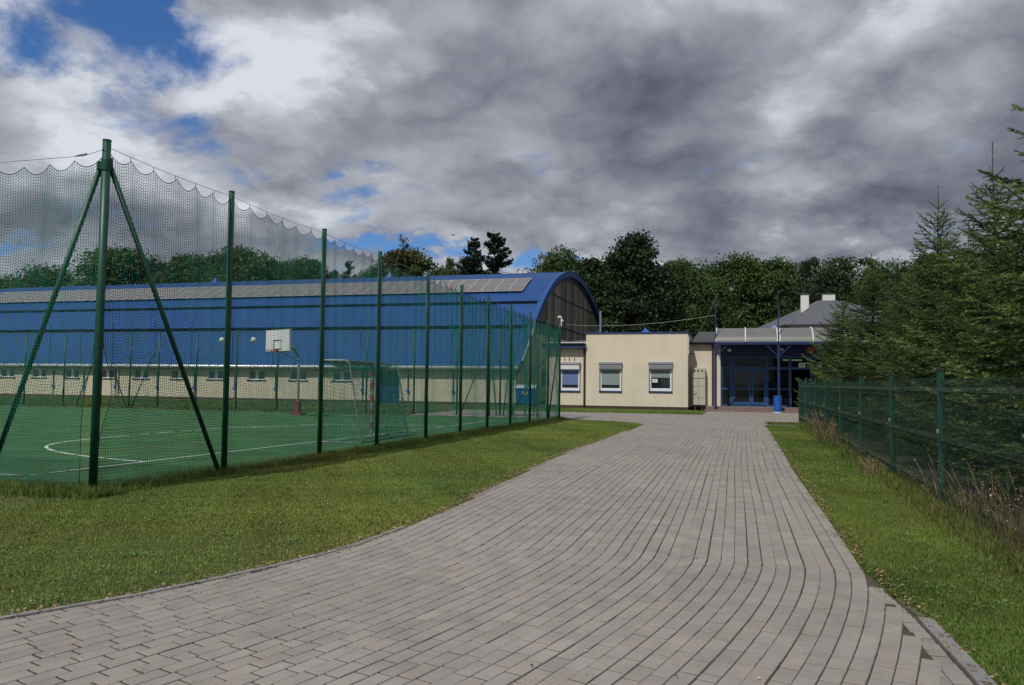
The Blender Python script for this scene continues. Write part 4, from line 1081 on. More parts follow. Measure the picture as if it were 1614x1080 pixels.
ib = MB(); ib.quad((XE0, YE + .11, PL), (XE0, 53, PL), (XE0, 53, 3.6), (XE0, YE + .11, 3.6)); ib.quad((XE1, YE + .11, PL), (XE1, YE + .11, 3.6), (XE1, 53, 3.6), (XE1, 53, PL)); ib.quad((XE0, 53, PL), (XE1, 53, PL), (XE1, 53, 3.6), (XE0, 53, 3.6)); ib.quad((XE0, YE + .11, 3.6), (XE0, 53, 3.6), (XE1, 53, 3.6), (XE1, YE + .11, 3.6)); ib.build('interior_wall', 'void', eb)
a = at(1234, 567.7, 49.2); b = at(1264, 567.7, 49.2); MB().obox((a[0], 49.2, a[2]), (b[0], 49.2, a[2]), .07, .07).build('ceiling_light', 'tube', eb)
# side walls, back of the building
mb = MB().box(XE1, YE - .03, 0, 17, YE + .1, 3.9); mb.quad((17, YE, 0), (17, 58, 0), (17, 58, 3.9), (17, YE, 3.9)); mb.quad((17, 58, 0), (XA0, 58, 0), (XA0, 58, 3.6), (17, 58, 3.6)); mb.build('wall', 'cream', eb)
for x in (5.4, 7.9, 10.4):
    o = MB().box(x, YE - .06, 1.2, x + 1.3, YE - .031, 1.28).box(x, YE - .06, 2.52, x + 1.3, YE - .031, 2.6).box(x, YE - .06, 1.28, x + .08, YE - .031, 2.52).box(x + 1.22, YE - .06, 1.28, x + 1.3, YE - .031, 2.52).build('window', 'white', eb)
    MB().box(x + .08, YE - .045, 1.28, x + 1.22, YE - .04, 2.52).build('pane', 'glass', o)
MB().quad((XR1 + .05, YE, 4.24), (17, YE, 4.0), (17, 58, 4.3), (XR1 + .05, 58, 4.6)).build('roof', 'felt', eb)
# steps
MB().box(-1.86, 44.95, 0, 12, 45.30, .13, .01).box(-1.80, 45.30, 0, 12, YE - .03, PL, .01).build('steps', 'step', eb)
# canopy
CY0, CZ0 = 45.15, at(1200, 539, 45.15)[2]; CZ1 = at(1200, 517.5, YE)[2]
CX0, CX1 = at(1127, 530, CY0)[0], 8.2
cpf = [(CY0 + (YE - CY0) * (1 - cos(a)), CZ0 + (CZ1 - CZ0) * sin(a)) for a in np.linspace(0, pi / 2, 12)]
mb = MB(); n = len(cpf)
for x in (CX0, CX1): pass
mb.add([(CX0, y, z) for y, z in cpf] + [(CX1, y, z) for y, z in cpf] + [(CX0, y, z - .02) for y, z in cpf] + [(CX1, y, z - .02) for y, z in cpf], [(i, i + 1, n + i + 1, n + i) for i in range(n - 1)] + [(2 * n + i, 3 * n + i, 3 * n + i + 1, 2 * n + i + 1) for i in range(n - 1)])
mb.add([(CX0 + .01, YE - .01, CZ0)] + [(CX0 + .01, y, z - .02) for y, z in cpf], [tuple(range(n + 1))])
can = mb.build('canopy', 'poly', eb, True)
for xp in (1128.5, 1175, 1225.6, 1229.6, 1282, 1333):
    X = at(xp, 530, CY0)[0]; MB().tube([(X, y - .01, z + .02) for y, z in cpf], .035, 6).build('canopy_rib', 'whitewall', can)
MB().box(CX0 - .02, CY0 - .05, CZ0 - .15, CX1, CY0 + .05, CZ0 - .01).build('beam', 'blue_dark', can)
PY = 45.35
for xp, top in ((1127.8, 456), (1227.2, 456)):
    X = at(xp, 560, CY0)[0]
    p = MB().box(X - .065, CY0 - .045, PL if False else .13, X + .065, CY0 + .085, CZ0 - .16).build('post', 'blue_dark', can)
    for sg in ((1,) if xp < 1200 else (-1, 1)):
        MB().obox((X + sg * .05, CY0 + .02, CZ0 - .75), (X + sg * .62, CY0 + .02, CZ0 - .20), .05, .05).build('knee_brace', 'blue_dark', p)
    zt = at(xp, top, CY0)[2]; MB().tube([(X, CY0 + .02, CZ0 - .02), (X, CY0 + .02, zt - .9)], .035, 8).tube([(X, CY0 + .02, zt - .9), (X, CY0 + .02, zt)], .018, 6).build('mast', 'blue', p)
# globes and signs on the fascia
for xp, yp in ((1149.7, 551.7), (1232.3, 550.7)):
    a = at(xp, yp, YE - .16); o = MB().sphere((a[0], a[1], a[2]), .105).build('wall_globe', 'globe' if xp < 1200 else 'cab', eb, True); MB().tube([(a[0], YE - .1, a[2]), (a[0], YE + .01, a[2])], .05, 8).build('bracket', 'steel', o)
def sign(x0, x1, y0, y1, m, Y, lines, ink, name='sign', size=None):
    a, b, z1, z0 = pxr(x0, x1, y0, y1, Y); o = MB().box(a, Y - .02, z0, b, Y, z1).build(name, m, eb)
    n = len(lines)
    for i, s_ in enumerate(lines):
        cv = bpy.data.curves.new('t', 'FONT'); cv.body = s_; cv.align_x = 'CENTER'; cv.align_y = 'CENTER'; h = (z1 - z0) / (n + .4); cv.size = h * 1.15; cv.extrude = .003
        t = bpy.data.objects.new('t', cv); COL.objects.link(t); dg = bpy.context.evaluated_depsgraph_get(); dg.update(); me = bpy.data.meshes.new_from_object(t.evaluated_get(dg)); bpy.data.objects.remove(t)
        wd = max((v.co.x for v in me.vertices), default=.1) * 2; sx = min(1.0, (b - a) * .86 / max(wd, .01))
        me.transform(Matrix.Translation(((a + b) / 2, Y - .024, z1 - h * (i + .7))) @ Matrix.Rotation(pi / 2, 4, 'X') @ Matrix.Diagonal((sx, 1, 1, 1))); link('lettering', me, ink, o)
    return o
MT['signred'] = mat('sign_red', (.28, .055, .035), .5, .05, 4); MT['signcyan'] = mat('sign_cyan', (.02, .19, .32), .5, .05, 4); MT['gold'] = mat('sign_cream_print', (.55, .45, .30), .6, .05, 4)
tag(sign(1270.3, 1284.6, 547, 556.3, 'signred', YE - .01, ['IIIIII', 'IIII'], 'gold'), 'dark red plate with pale lettering above the open door')
tag(sign(1290.2, 1298.6, 550.8, 558.2, 'signcyan', YE - .01, ['i'], 'white'), 'small blue plate with a white mark')
tag(sign(1258.8, 1268.2, 557.0, 560.0, 'blue_dark', YE - .012, ['IIIII'], 'white'))
tag(sign(1258.8, 1269.2, 572, 579.2, 'white', YE - .025, ['IIIII'], 'ink'), 'white notice with dark lettering')
tag(sign(1288.4, 1295.2, 571, 579.3, 'white', YE - .025, ['X', 'X'], 'red'), 'white notice with red marks')

# blue drum
dxp = at(1225.2, 640, 45.02)[0]
bd = thing('litter_drum', 'blue cylindrical plastic drum at the foot of the middle canopy post', 'drum', (dxp, 44.8, 0))
zc0 = .03
MB().tube([(dxp, 44.72, zc0 + .04), (dxp, 44.72, zc0 + .3), (dxp, 44.72, zc0 + .32), (dxp, 44.72, zc0 + .34), (dxp, 44.72, zc0 + .86), (dxp, 44.72, zc0 + .885), (dxp, 44.72, zc0 + .92)], [.2, .21, .218, .21, .21, .225, .225], 24).build('barrel', 'binblue', bd, False)
MB().tube([(dxp, 44.72, .025), (dxp, 44.72, .07)], .25, 20).build('foot', 'whitewall', bd)
# utility cabinet
ca, cb, cz1, cz0 = pxr(1090.5, 1111.8, 580, 639, YR - .42)
uc = thing('utility_cabinet', 'pale green rust stained metal cabinet on short legs beside the block', 'cabinet', (ca, YR - .3, 0))
mb = MB().box(ca, YR - .42, cz0, cb, YR - .05, cz1, .02); body = mb.build('body', 'cab', uc)
mid = (ca + cb) / 2
mb = MB()
for z in (cz1 - .62, cz0 + (cz1 - cz0) * .5, cz0 + (cz1 - cz0) * .2): mb.box(ca + .02, YR - .424, z, cb - .02, YR - .4205, z + .012)
mb.box(mid - .006, YR - .4245, cz0 + .02, mid + .006, YR - .4207, cz1 - .62); mb.build('door_seam', 'brown', body)
for k in (.14, .42, .70):
    x = ca + (cb - ca) * k; MB().box(x, YR - .43, cz1 - .22, x + .085, YR - .421, cz1 - .10).build('meter_window', 'glass', body)
for k, (fx, fz, s_) in enumerate(((.08, .28, .10), (.2, .30, .12), (.3, .27, .07), (.12, .36, .05), (.27, .34, .06), (.06, .96, .03))): MB().tube([(ca + (cb - ca) * fx + s_ / 2, YR - .4206, cz0 + (cz1 - cz0) * fz), (ca + (cb - ca) * fx + s_ / 2, YR - .4235 - k * .0006, cz0 + (cz1 - cz0) * fz)], s_ * .5, 9).build('rust_stain', 'rust', body)
mb = MB(); mb.box(ca + .03, YR - .4262, cz1 - .60, cb - .03, YR - .4248, cz1 - .575); mb.build('rust_stain', 'rust', body)
MB().box(mid - .012, YR - .44, cz0 + .30, mid + .012, YR - .421, cz0 + .42).build('handle', 'black', body)
for x in (ca + .14, cb - .24): MB().box(x, YR - .35, 0, x + .1, YR - .15, cz0).build('leg', 'brown', uc)
# waste container near the hall corner
wa, wb = at(812, 620, 46.3)[0], at(843.5, 620, 46.3)[0]
wc = thing('waste_container', 'blue wheeled waste container with pale lid by the hall corner', 'waste container', ((wa + wb) / 2, 46.8, 0))
mb = MB(); mb.add([(wa + .08, 46.4, .22), (wb - .08, 46.4, .22), (wb - .08, 47.1, .22), (wa + .08, 47.1, .22), (wa, 46.3, 1.15), (wb, 46.3, 1.15), (wb, 47.2, 1.15), (wa, 47.2, 1.15)], [(3, 2, 1, 0), (4, 5, 6, 7), (0, 1, 5, 4), (1, 2, 6, 5), (2, 3, 7, 6), (3, 0, 4, 7)])
for k in range(4): x = wa + .2 + k * (wb - wa - .4) / 3; mb.box(x - .02, 46.29, .6, x + .02, 46.36, 1.12)
b_ = mb.build('body', 'binblue', wc); MB().box(wa - .03, 46.25, 1.10, wb + .03, 47.25, 1.16).build('rim', 'binblue', b_)
mb = MB(); mb.add([(wa, 46.3, 1.17), (wb, 46.3, 1.17), (wb, 46.75, 1.36), (wa, 46.75, 1.36), (wa, 47.2, 1.17), (wb, 47.2, 1.17)], [(0, 1, 2, 3), (3, 2, 5, 4), (0, 3, 4), (1, 5, 2)]); mb.build('lid', 'binlid', wc)
for x in (wa + .15, wb - .15):
    for y in (46.5, 47.0): MB().tube([(x - .03, y, .10), (x + .03, y, .10)], .09, 12).build('wheel', 'black', wc)
MB().box(wa + .45, 46.285, .75, wa + .78, 46.29, .95).build('sticker', 'gold', b_)

# overhead cables
def cable(a, b, sag, label, r=.012, pale=True):
    a = Vector(a); b = Vector(b); pts = [a.lerp(b, t) - Vector((0, 0, sag * 4 * t * (1 - t))) for t in np.linspace(0, 1, 16)]
    o = MB().tube(pts, r, 5).build('overhead_cable', 'whitewall' if pale else 'black'); tag(o, label, 'cable')
XM = at(1127.8, 560, CY0)[0]
cable((XG + .1, 62, 6.3), (XM, CY0, at(1128, 497, CY0)[2]), .35, 'thin pale cable strung from the hall gable to the left canopy mast', .007)
cable((XM, CY0, at(1128, 470, CY0)[2]), (at(1100, 526, 49)[0], 49, at(1100, 526, 49)[2]), .1, 'thin cable slanting from the left canopy mast down to the wing roof', .008)

# house with hipped roof behind
hs = thing('hipped_roof_house', 'house with grey standing seam hipped roof and two white chimneys behind the entrance', 'house', (6, 60, 0))
zE = at(1227, 513, 57)[2]; A_, B_, C_, D_ = (3.15, 57, zE), (12.6, 57, zE), (12.6, 76, zE), (-1.2, 78, zE)
P1 = at(1290, 474.5, 62); P2 = at(1322, 474.5, 62); P3_ = (5.4, 67.5, P1[2] + .15)
mb = MB(); vs = [A_, B_, C_, D_, P1, P2, P3_]
mb.add(vs, [(0, 1, 5, 4), (1, 2, 5), (2, 3, 6), (5, 2, 6), (4, 5, 6), (3, 0, 4, 6)])
rfh = mb.build('roof', 'standing_seam', hs)
rb = MB(); A3, B3, P13, P23 = map(Vector, (A_, B_, P1, P2))
for k in range(1, 14):
    t = k / 14; q = A3.lerp(B3, t)
    # rib goes straight up slope until it meets a hip
    dirv = (P13 - Vector((P13.x, 57, zE))); s_ = 1.0
    if q.x < P13.x: s_ = (q.x - A3.x) / (P13.x - A3.x)
    elif q.x > P23.x: s_ = (B3.x - q.x) / (B3.x - P23.x)
    rb.obox(q + Vector((0, 0, .02)), q + dirv * s_ + Vector((0, 0, .02)), .04, .05)
rb.obox(A3, P13, .12, .05); rb.obox(B3, P23, .12, .06); rb.obox(P13, P23, .12, .06); rb.build('seam', 'standing_seam2', rfh)
rb = MB(); D3 = Vector(D_); P33 = Vector(P3_)
for k in range(1, 16):
    t = k / 16; rb.obox(A3.lerp(D3, t) + Vector((0, 0, .02)), P13.lerp(P33, min(1, t * 1.2)) + Vector((0, 0, .02)), .04, .05)
rb.build('seam', 'standing_seam2', rfh)
MB().prism([(A_[0] + .4, 57.4), (12.2, 57.4), (12.2, 75.6), (-.6, 77.4)], 'z', 0, zE - .02).build('wall', 'whitewall', hs)
MB().obox(A_, B_, .14, .12).obox(A_, D_, .14, .12).build('gutter', 'brown', hs)
for x0, x1, yt, yb, Y in ((1262.3, 1275, 463, 490, 60.5), (1296.5, 1316.5, 462.5, 480, 63)):
    a = at(x0, yt, Y); b = at(x1, yb, Y); c = MB().box(a[0], Y, b[2] - .6, b[0], Y + .6, a[2] - .06).build('chimney', 'whitewall', rfh); MB().box(a[0] - .05, Y - .05, a[2] - .06, b[0] + .05, Y + .65, a[2]).build('chimney_cap', 'felt', c)
X = at(1220, 515, 50); mb = MB(); mb.add([(X[0] - .6, 49.6, 4.3), (X[0] + .6, 49.6, 4.3), (X[0] + .6, 50.6, 4.3), (X[0] - .6, 50.6, 4.3), (X[0], 50, at(1220, 511.5, 50)[2])], [(0, 1, 4), (1, 2, 4), (2, 3, 4), (3, 0, 4)]); mb.build('roof_vent', 'binblue', eb)
# a bird high above the trees
bp_ = at(714, 371, 60); mb = MB(); mb.add([bp_ + np.array(v) for v in ((-.22, 0, .05), (-.08, -.04, .0), (0, -.12, .0), (.08, -.04, 0), (.22, .02, .07), (.06, .06, .02), (0, .16, .0), (-.06, .06, .02), (0, 0, .06), (0, 0, -.06))], [(0, 1, 8), (1, 2, 8), (2, 3, 8), (3, 4, 8), (4, 5, 8), (5, 6, 8), (6, 7, 8), (7, 0, 8), (1, 0, 9), (2, 1, 9), (3, 2, 9), (4, 3, 9), (5, 4, 9), (6, 5, 9), (7, 6, 9), (0, 7, 9)])
tag(mb.build('bird', 'black'), 'tiny dark bird flying in front of the grey cloud', 'bird')

# ================================================================== TREES
def leaf_quads(P, size, q, flat=.0):
    n = len(P); u = q.normal(size=(n, 3)); u /= np.linalg.norm(u, axis=1, keepdims=True)
    w = q.normal(size=(n, 3)); v = np.cross(u, w); v /= np.linalg.norm(v, axis=1, keepdims=True)
    s = size * q.uniform(.6, 1.3, n)[:, None]; u = u * s * .5; v = v * s * .36
    V = np.stack([P - u, P - v, P + u, P + v], 1).reshape(-1, 3); return V, np.arange(4 * n).reshape(n, 4)


def broadleaf(seed, H=15., R=4.2, lo=.22, nc=150, per=240, leaf=.29, col=(.050, .088, .026), shape='round', gaps=.0):
    q = np.random.RandomState(seed); cl = []
    lobes = q.uniform(0, 2 * pi, 4)
    while len(cl) < nc:
        z = q.uniform(lo, 1.) ; f = (z - lo) / (1 - lo)
        env = {'round': sqrt(max(0, 1 - (2 * f - .9) ** 2 / 1.25)), 'tall': (1 - f ** 2.2) ** .7 * (.55 + .45 * min(1, f * 3)), 'broad': sqrt(max(0, 1 - (1.6 * f - .6) ** 2))}[shape]
        a = q.uniform(0, 2 * pi); env *= 1 + .22 * cos(2 * a + lobes[0]) + .16 * cos(3 * a + lobes[1] + 4 * f)
        rr = env * R * (q.uniform(.25, 1.) ** .5)
        cl.append((rr * cos(a), rr * sin(a), z * H))
    cl = np.array(cl); Ps, Cs = [], []
    for c in cl:
        cr_ = q.uniform(.55, 1.45) * R / 4.2; m = int(per * q.uniform(.6, 1.2))
        d = q.normal(size=(m, 3)); d /= np.linalg.norm(d, axis=1, keepdims=True); rad = cr_ * (q.uniform(.3, 1.1, m) ** .7 + q.exponential(.10, m))
        P = c + d * rad[:, None] * np.array([1.15, 1.15, .72]); Ps.append(P)
        t = q.uniform(.65, 1.45); hue = q.uniform(-.15, .22); cc = np.array(col) * t * np.array([1 + hue, 1, 1 - hue]); Cs.append(np.tile(cc, (m, 1)) * q.uniform(.75, 1.25, (m, 1)))
    P = np.concatenate(Ps); C_ = np.concatenate(Cs); V, F = leaf_quads(P, leaf, q)
    root = thing('broadleaf_tree', None, None)
    npmesh('crown', V, F, 'leaf', root, col=np.repeat(C_, 4, 0))
    mb = MB(); tr = [(0, 0, -.2), (q.uniform(-.1, .1), 0, H * .25), (q.uniform(-.3, .3), q.uniform(-.3, .3), H * .55), (q.uniform(-.4, .4), 0, H * .85)]
    mb.tube(tr, [.26, .20, .13, .04], 8)
    for c in cl[:: max(1, nc // 26)]:
        z0 = min(c[2] * .75, H * .6); b = (0, 0, z0); m_ = ((c[0]) * .5, c[1] * .5, z0 + (c[2] - z0) * .35); mb.tube([b, m_, tuple(c)], [.09, .055, .015], 5)
    mb.build('trunk', 'bark', root); return root


def far_conifer(seed, H=15., R=2.6, col=(.016, .034, .018), dens=1., lo=.1):
    q = np.random.RandomState(seed); Ps = []; mb = MB(); lean = q.uniform(-.05, .05)
    mb.tube([(0, 0, -.2), (lean * H * .5, 0, H * .5), (lean * H, 0, H)], [.2, .12, .02], 6); z = H * lo
    while z < H * .985:
        f = z / H
        for k in range(q.randint(2, 5)):
            a = q.uniform(0, 2 * pi); L_ = R * (1 - f) ** .72 * q.uniform(.45, 1.2) + .25; n = int(46 * L_ * dens)
            t = q.uniform(.08, 1, n) ** .8; s = q.normal(0, .22 + .0 * L_, n) * (1 - t * .55) * min(1, L_); dr = (.25 if f > .75 else -.12)
            x = L_ * t; zz = z + L_ * (dr * t - .12 * np.sin(pi * t)) - np.abs(q.normal(0, .13, n))
            Ps.append(np.c_[lean * z + x * cos(a) - s * sin(a), x * sin(a) + s * cos(a), zz])
            mb.tube([(lean * z, 0, z), (lean * z + L_ * .95 * cos(a), L_ * .95 * sin(a), z + L_ * dr * .9)], [.035, .01], 4)
        z += q.uniform(.12, .34)
    P = np.concatenate(Ps); V, F = leaf_quads(P, .23, q); C_ = np.array(col) * q.uniform(.6, 1.35, (len(P), 1))
    root = thing('conifer_tree', None, None); npmesh('crown', V, F, 'leaf', root, col=np.repeat(C_, 4, 0)); mb.build('trunk', 'bark', root); return root


PROTO = {
    'r1': (broadleaf(1, shape='round'), 15.4), 'r2': (broadleaf(2, shape='round', col=(.060, .098, .026), nc=140), 15.4), 'b1': (broadleaf(3, shape='broad', R=5., nc=170), 15.4),
    't1': (broadleaf(4, shape='tall', R=3.6, lo=.08, nc=170, col=(.024, .044, .018)), 15.2), 't2': (broadleaf(5, shape='tall', R=3.2, lo=.06, nc=150, col=(.038, .064, .022)), 15.2),
    'y1': (broadleaf(6, shape='round', col=(.062, .076, .022)), 15.4), 's1': (broadleaf(7, shape='round', R=4.4, nc=70, per=170, col=(.036, .058, .022)), 15.4),
    'c1': (far_conifer(8, R=3.4, dens=1.7), 15.1), 'c2': (far_conifer(9, R=4.0, dens=1.8), 15.1), 'c3': (far_conifer(10, R=2.3, dens=.7, lo=.3), 15.1),
}
usedp = set()


def plant(kind, xp, top, Y, wpx, label, rot=0., group='trees beyond the buildings'):
    a = at(xp, top, Y); root, H0 = PROTO[kind]; first = kind not in usedp; usedp.add(kind)
    o = root if first else copy_tree(root)
    h = a[2]; depth = np.dot(np.array([a[0], Y, 0]) - CAM * 0, fw); wm = wpx * depth / FPX / 2 * (1.32 if kind[0] != 'c' else 1.35)
    R0 = {'r1': 4.6, 'r2': 4.6, 'b1': 5.4, 't1': 3.8, 't2': 3.4, 'y1': 4.6, 's1': 4.8, 'c1': 3.2, 'c2': 3.6, 'c3': 2.3}[kind]
    o.location = (a[0], Y, 0); s = wm / R0; o.scale = (s, s, h / H0); o.rotation_euler = (0, 0, rot)
    tag(o, label, 'tree', group); return o


TR = [
    ('r1', 20, 440, 104, 90, 'low dark tree at the far left end of the hall roof', 0.),
    ('b1', 75, 424, 104, 110, 'tree with a stepped crown left of the corner pole behind the hall', 1.),
    ('r2', 195, 394, 100, 125, 'wide bushy tree showing above the hall just right of the corner pole', 2.),
    ('s1', 128, 438, 102, 60, 'small dark tree top beside the corner pole above the hall roof', .4),
    ('s1', 250, 412, 104, 90, 'tree filling the gap left of the rounded one above the hall', 2.9),
    ('r2', 342, 408, 105, 90, 'tree just left of the second pole behind the rounded one', .3),
    ('s1', 412, 404, 104, 80, 'tree joined to the tall rounded one right of the second pole', 3.9),
    ('r2', 462, 413, 105, 80, 'tree between the small round one and the pale green one', 1.2),
    ('r1', 300, 405, 102, 95, 'rounded tree above the hall roof left of the second pole', 3.1),
    ('r2', 382, 394, 102, 110, 'tall rounded tree just right of the second pole above the hall', 4.4),
    ('s1', 438, 410, 104, 70, 'small round tree midway between the second and third poles', 1.5),
    ('r1', 487, 411, 104, 75, 'pale green tree left of the third pole above the hall', 5.3),
    ('s1', 525, 424, 106, 40, 'small yellowish tree just right of the third pole', 2.2),
    ('c3', 545, 405, 106, 50, 'thin open conifer between the third and fourth poles', 0.),
    ('r2', 585, 426, 106, 50, 'low tree directly behind the fourth pole', .9),
    ('y1', 637, 397, 106, 92, 'yellowish round tree above the hall between the fourth and fifth poles', 0.),
    ('c1', 657, 404, 105, 30, 'narrow dark conifer rising from the right side of the yellowish tree', 1.),
    ('s1', 722, 404, 108, 62, 'airy tree left of the two tall spruces above the solar panels', .2),
    ('r1', 700, 425, 108, 70, 'low pale tree at the foot of the airy tree', 2.7),
    ('c1', 752, 370, 104, 84, 'left of the two dark shaggy spruces above the solar panels', 2.5),
    ('c2', 791, 360, 103, 100, 'right and taller of the two dark shaggy spruces above the solar panels', .7),
    ('b1', 882, 396, 98, 92, 'dark spreading tree rising behind the top of the hall gable', 2.),
    ('t2', 935, 412, 92, 90, 'dark tree right of the hall gable behind the grey flue', 1.1),
    ('t1', 1002, 373, 90, 96, 'tallest dark tree above the cream block', 0.),
    ('t2', 968, 404, 91, 76, 'dark tree leaning on the left flank of the tallest one', 3.),
    ('r1', 1066, 413, 94, 76, 'dark tree just right of the tallest one above the block corner', 1.9),
    ('b1', 1112, 418, 93, 90, 'low broad tree behind the left canopy mast', 3.6),
    ('r2', 1165, 406, 94, 100, 'round tree between the two canopy masts', 5.),
    ('r1', 1222, 412, 95, 90, 'round tree behind the middle canopy mast', .6),
    ('s1', 1280, 405, 90, 80, 'open branched tree above the left chimney', 1.4),
    ('s1', 1345, 402, 90, 100, 'open branched tree above and right of the right chimney', 3.3),
    ('t1', 1312, 428, 88, 80, 'dark tree behind the two chimneys', 2.2),
    ('b1', 1405, 418, 88, 110, 'dark tree behind the spruce tops right of the chimneys', .9),
    ('t2', 1470, 405, 88, 100, 'dark tree hidden behind the second spruce', 1.7),
    ('b1', 1550, 400, 88, 130, 'dark tree at the right edge behind the spruces', 4.),
]
for k, x, t_p, Y, w, lab, rot in TR: plant(k, x, t_p, Y, w, lab, rot)
# twiggy bare sprig above the yellowish tree
a = at(634, 376, 106); b = at(634, 402, 106); q = np.random.RandomState(3)
root = thing('sapling_top', 'spindly sprig poking up above the yellowish tree', 'tree', (b[0], 106, 0)); mb = MB(); Ps = []
mb.tube([(b[0], 106, 0), (b[0], 106, b[2]), (a[0] + .2, 106, a[2])], [.15, .08, .02], 5)
for k in range(12):
    z = b[2] + (a[2] - b[2]) * q.uniform(.25, 1.05); d = q.uniform(-1.1, 1.1); e = (b[0] + d, 106 + q.uniform(-.5, .5), z + .3); mb.tube([(b[0], 106, z - .2), e], [.03, .01], 4); Ps.append(np.array(e) + q.normal(0, .16, (16, 3)))
V, F = leaf_quads(np.concatenate(Ps), .26, q); npmesh('crown', V, F, 'leaf', root, col=np.full((len(V), 3), .02)); mb.build('trunk', 'bark', root)
# far wood: lower storey behind the buildings, one mass
q = np.random.RandomState(12); n = 120000
x = q.uniform(-16, 60, n); y = 99 + q.uniform(-4, 5, n); hh = np.interp(x, [-16, -8, 60], [9.5, 12.6, 12.6]) + 1.8 * np.sin(x * .5) + 1.2 * np.sin(x * 1.3 + 1)
z = hh * q.uniform(0, 1, n) ** .8; P = np.c_[x, y, z]
V, F = leaf_quads(P, .5, q); C_ = np.array((.022, .040, .014)) * q.uniform(.6, 1.35, (n, 1)) * (1 + .3 * np.sin(x * .9 + z)[:, None])
tag(npmesh('woodland_undergrowth', V, F, 'leaf', col=np.repeat(C_, 4, 0)), kind='stuff')


# ------------------------------------------------------------------ near spruces
def spruce(seed, H=5.6, R=2.05, dens=330, lo=.5, leader=.55):
    q = np.random.RandomState(seed); segA, segB, segC, segR, thick = [], [], [], [], []
    lean = q.uniform(-.02, .02)
    bx = lambda z: np.array([lean * z, .015 * z * sin(z), z])
    bt = [1.]
    def seg(a, b, c, r, th): segA.append(a); segB.append(b); segC.append(c); segR.append(r); thick.append(bt[0])
    tz = np.linspace(-.1, H, 14); mb = MB(); mb.tube([tuple(bx(z)) for z in tz], [.085 * (1 - max(0, z) / H) ** .9 + .007 for z in tz], 8)
    z = lo; q0 = q.uniform(0, 6)
    nb = 0
    while z < H - .12:
        f = z / H; main = (nb % 2 == 0); k = q.randint(5, 7) if main else q.randint(3, 5)
        if f > .86: k = q.randint(3, 5)
        a0 = q.uniform(0, 2 * pi)
        for i in range(k):
            a = a0 + 2 * pi * i / k + q.uniform(-.3, .3); bt[0] = q.uniform(.45, 1.7)
            L_ = (R * min(.78, (1 - f) ** .74) * q.uniform(.72, 1.18) + .10) * (1 if main else .68)
            up_ = np.interp(f, [0, .35, .7, 1], [-.16, .02, .32, .95]) + q.uniform(-.08, .08)
            h = np.array([cos(a), sin(a), 0]); sd = np.array([-sin(a), cos(a), 0]); n = max(3, int(L_ / .09)); t = np.linspace(0, 1, n + 1)
            zz = L_ * (up_ * t - .14 * (1 - f) * np.sin(pi * t) + .12 * t ** 3); lat = .05 * L_ * np.sin(3 * t + q.uniform(0, 6))
            pts = bx(z) + h * (L_ * t)[:, None] + sd * lat[:, None]; pts[:, 2] += zz
            mb.tube([tuple(p) for p in pts[::2]], [.016 * (1 - .85 * s_) * min(1, L_) + .002 for s_ in t[::2]], 4, caps=False)
            for j in range(n):
                bare = t[j] < .12 and L_ > .6
                if not bare: seg(pts[j], pts[j + 1], t[j], 1., 0)
                if t[j] < .1: continue
                d = pts[j + 1] - pts[j]; d /= np.linalg.norm(d)
                for sg in (-1, 1):
                    if q.rand() < .12: continue
                    l2 = min(.62, .48 * L_ * (1 - t[j]) ** .8 + .07) * q.uniform(.65, 1.15)
                    dd = d * .62 + sd * sg * .78 + np.array([0, 0, q.uniform(-.32, .12)]); dd /= np.linalg.norm(dd)
                    m = max(1, int(l2 / .09)); p0 = pts[j]
                    for e in range(m):
                        p1 = p0 + dd * l2 / m + np.array([0, 0, -.008 * e]); tt3 = (e + 1) / m
                        seg(p0, p1, max(t[j], tt3 * .9), .85, 1)
                        if l2 > .16 and e < m - 0:
                            for s3 in (-1, 1):
                                if q.rand() < .35: continue
                                d3 = dd * .6 + np.cross(dd, [0, 0, 1]) * s3 * .7 + np.array([0, 0, q.uniform(-.35, .1)]); d3 /= np.linalg.norm(d3); l3 = q.uniform(.05, .13) * (1.2 - tt3 * .5)
                                seg(p1, p1 + d3 * l3, .85, .8, 1)
                        p0 = p1
        z += (q.uniform(.105, .155) if f < .8 else q.uniform(.10, .17)); nb += 1
    top = bx(H); seg(bx(H - .3), top, .3, .8, 0)
    tp = top + np.array([q.uniform(-.05, .05), 0, leader]); seg(top, tp, .95, .75, 0); mb.tube([tuple(top), tuple(tp)], [.009, .004], 5)
    for i in range(5):
        a = i * 2 * pi / 5 + q0; e = top + np.array([cos(a) * .22, sin(a) * .22, .20]); seg(top, e, .98, .85, 1)
    A_, B_ = np.array(segA), np.array(segB); Cc_ = np.array(segC); Rr = np.array(segR); ln = np.linalg.norm(B_ - A_, axis=1)
    cnt = np.maximum(3, (ln * dens * q.uniform(.85, 1.15, len(ln))).astype(int)); I = np.repeat(np.arange(len(ln)), cnt); n = len(I)
    t = q.rand(n); P = A_[I] + (B_[I] - A_[I]) * t[:, None]; d = (B_[I] - A_[I]) / ln[I][:, None]
    w = q.normal(size=(n, 3)); w[:, 2] += .35; w -= d * (w * d).sum(1)[:, None]; w /= np.linalg.norm(w, axis=1, keepdims=True) + 1e-9
    nd = w * .82 + d * .62; nd /= np.linalg.norm(nd, axis=1, keepdims=True); sd = np.cross(nd, d); sd /= np.linalg.norm(sd, axis=1, keepdims=True) + 1e-9
    nl = .036 * Rr[I] * q.uniform(.7, 1.25, n); V = np.stack([P - sd * .0050, P + sd * .0050, P + nd * nl[:, None]], 1).reshape(-1, 3)
    tip = np.clip((Cc_[I] - .55) / .4, 0, 1)[:, None] * q.uniform(.3, 1.1, n)[:, None]; seg_t = (np.array(thick) * q.uniform(.8, 1.2, len(ln)))[I][:, None]
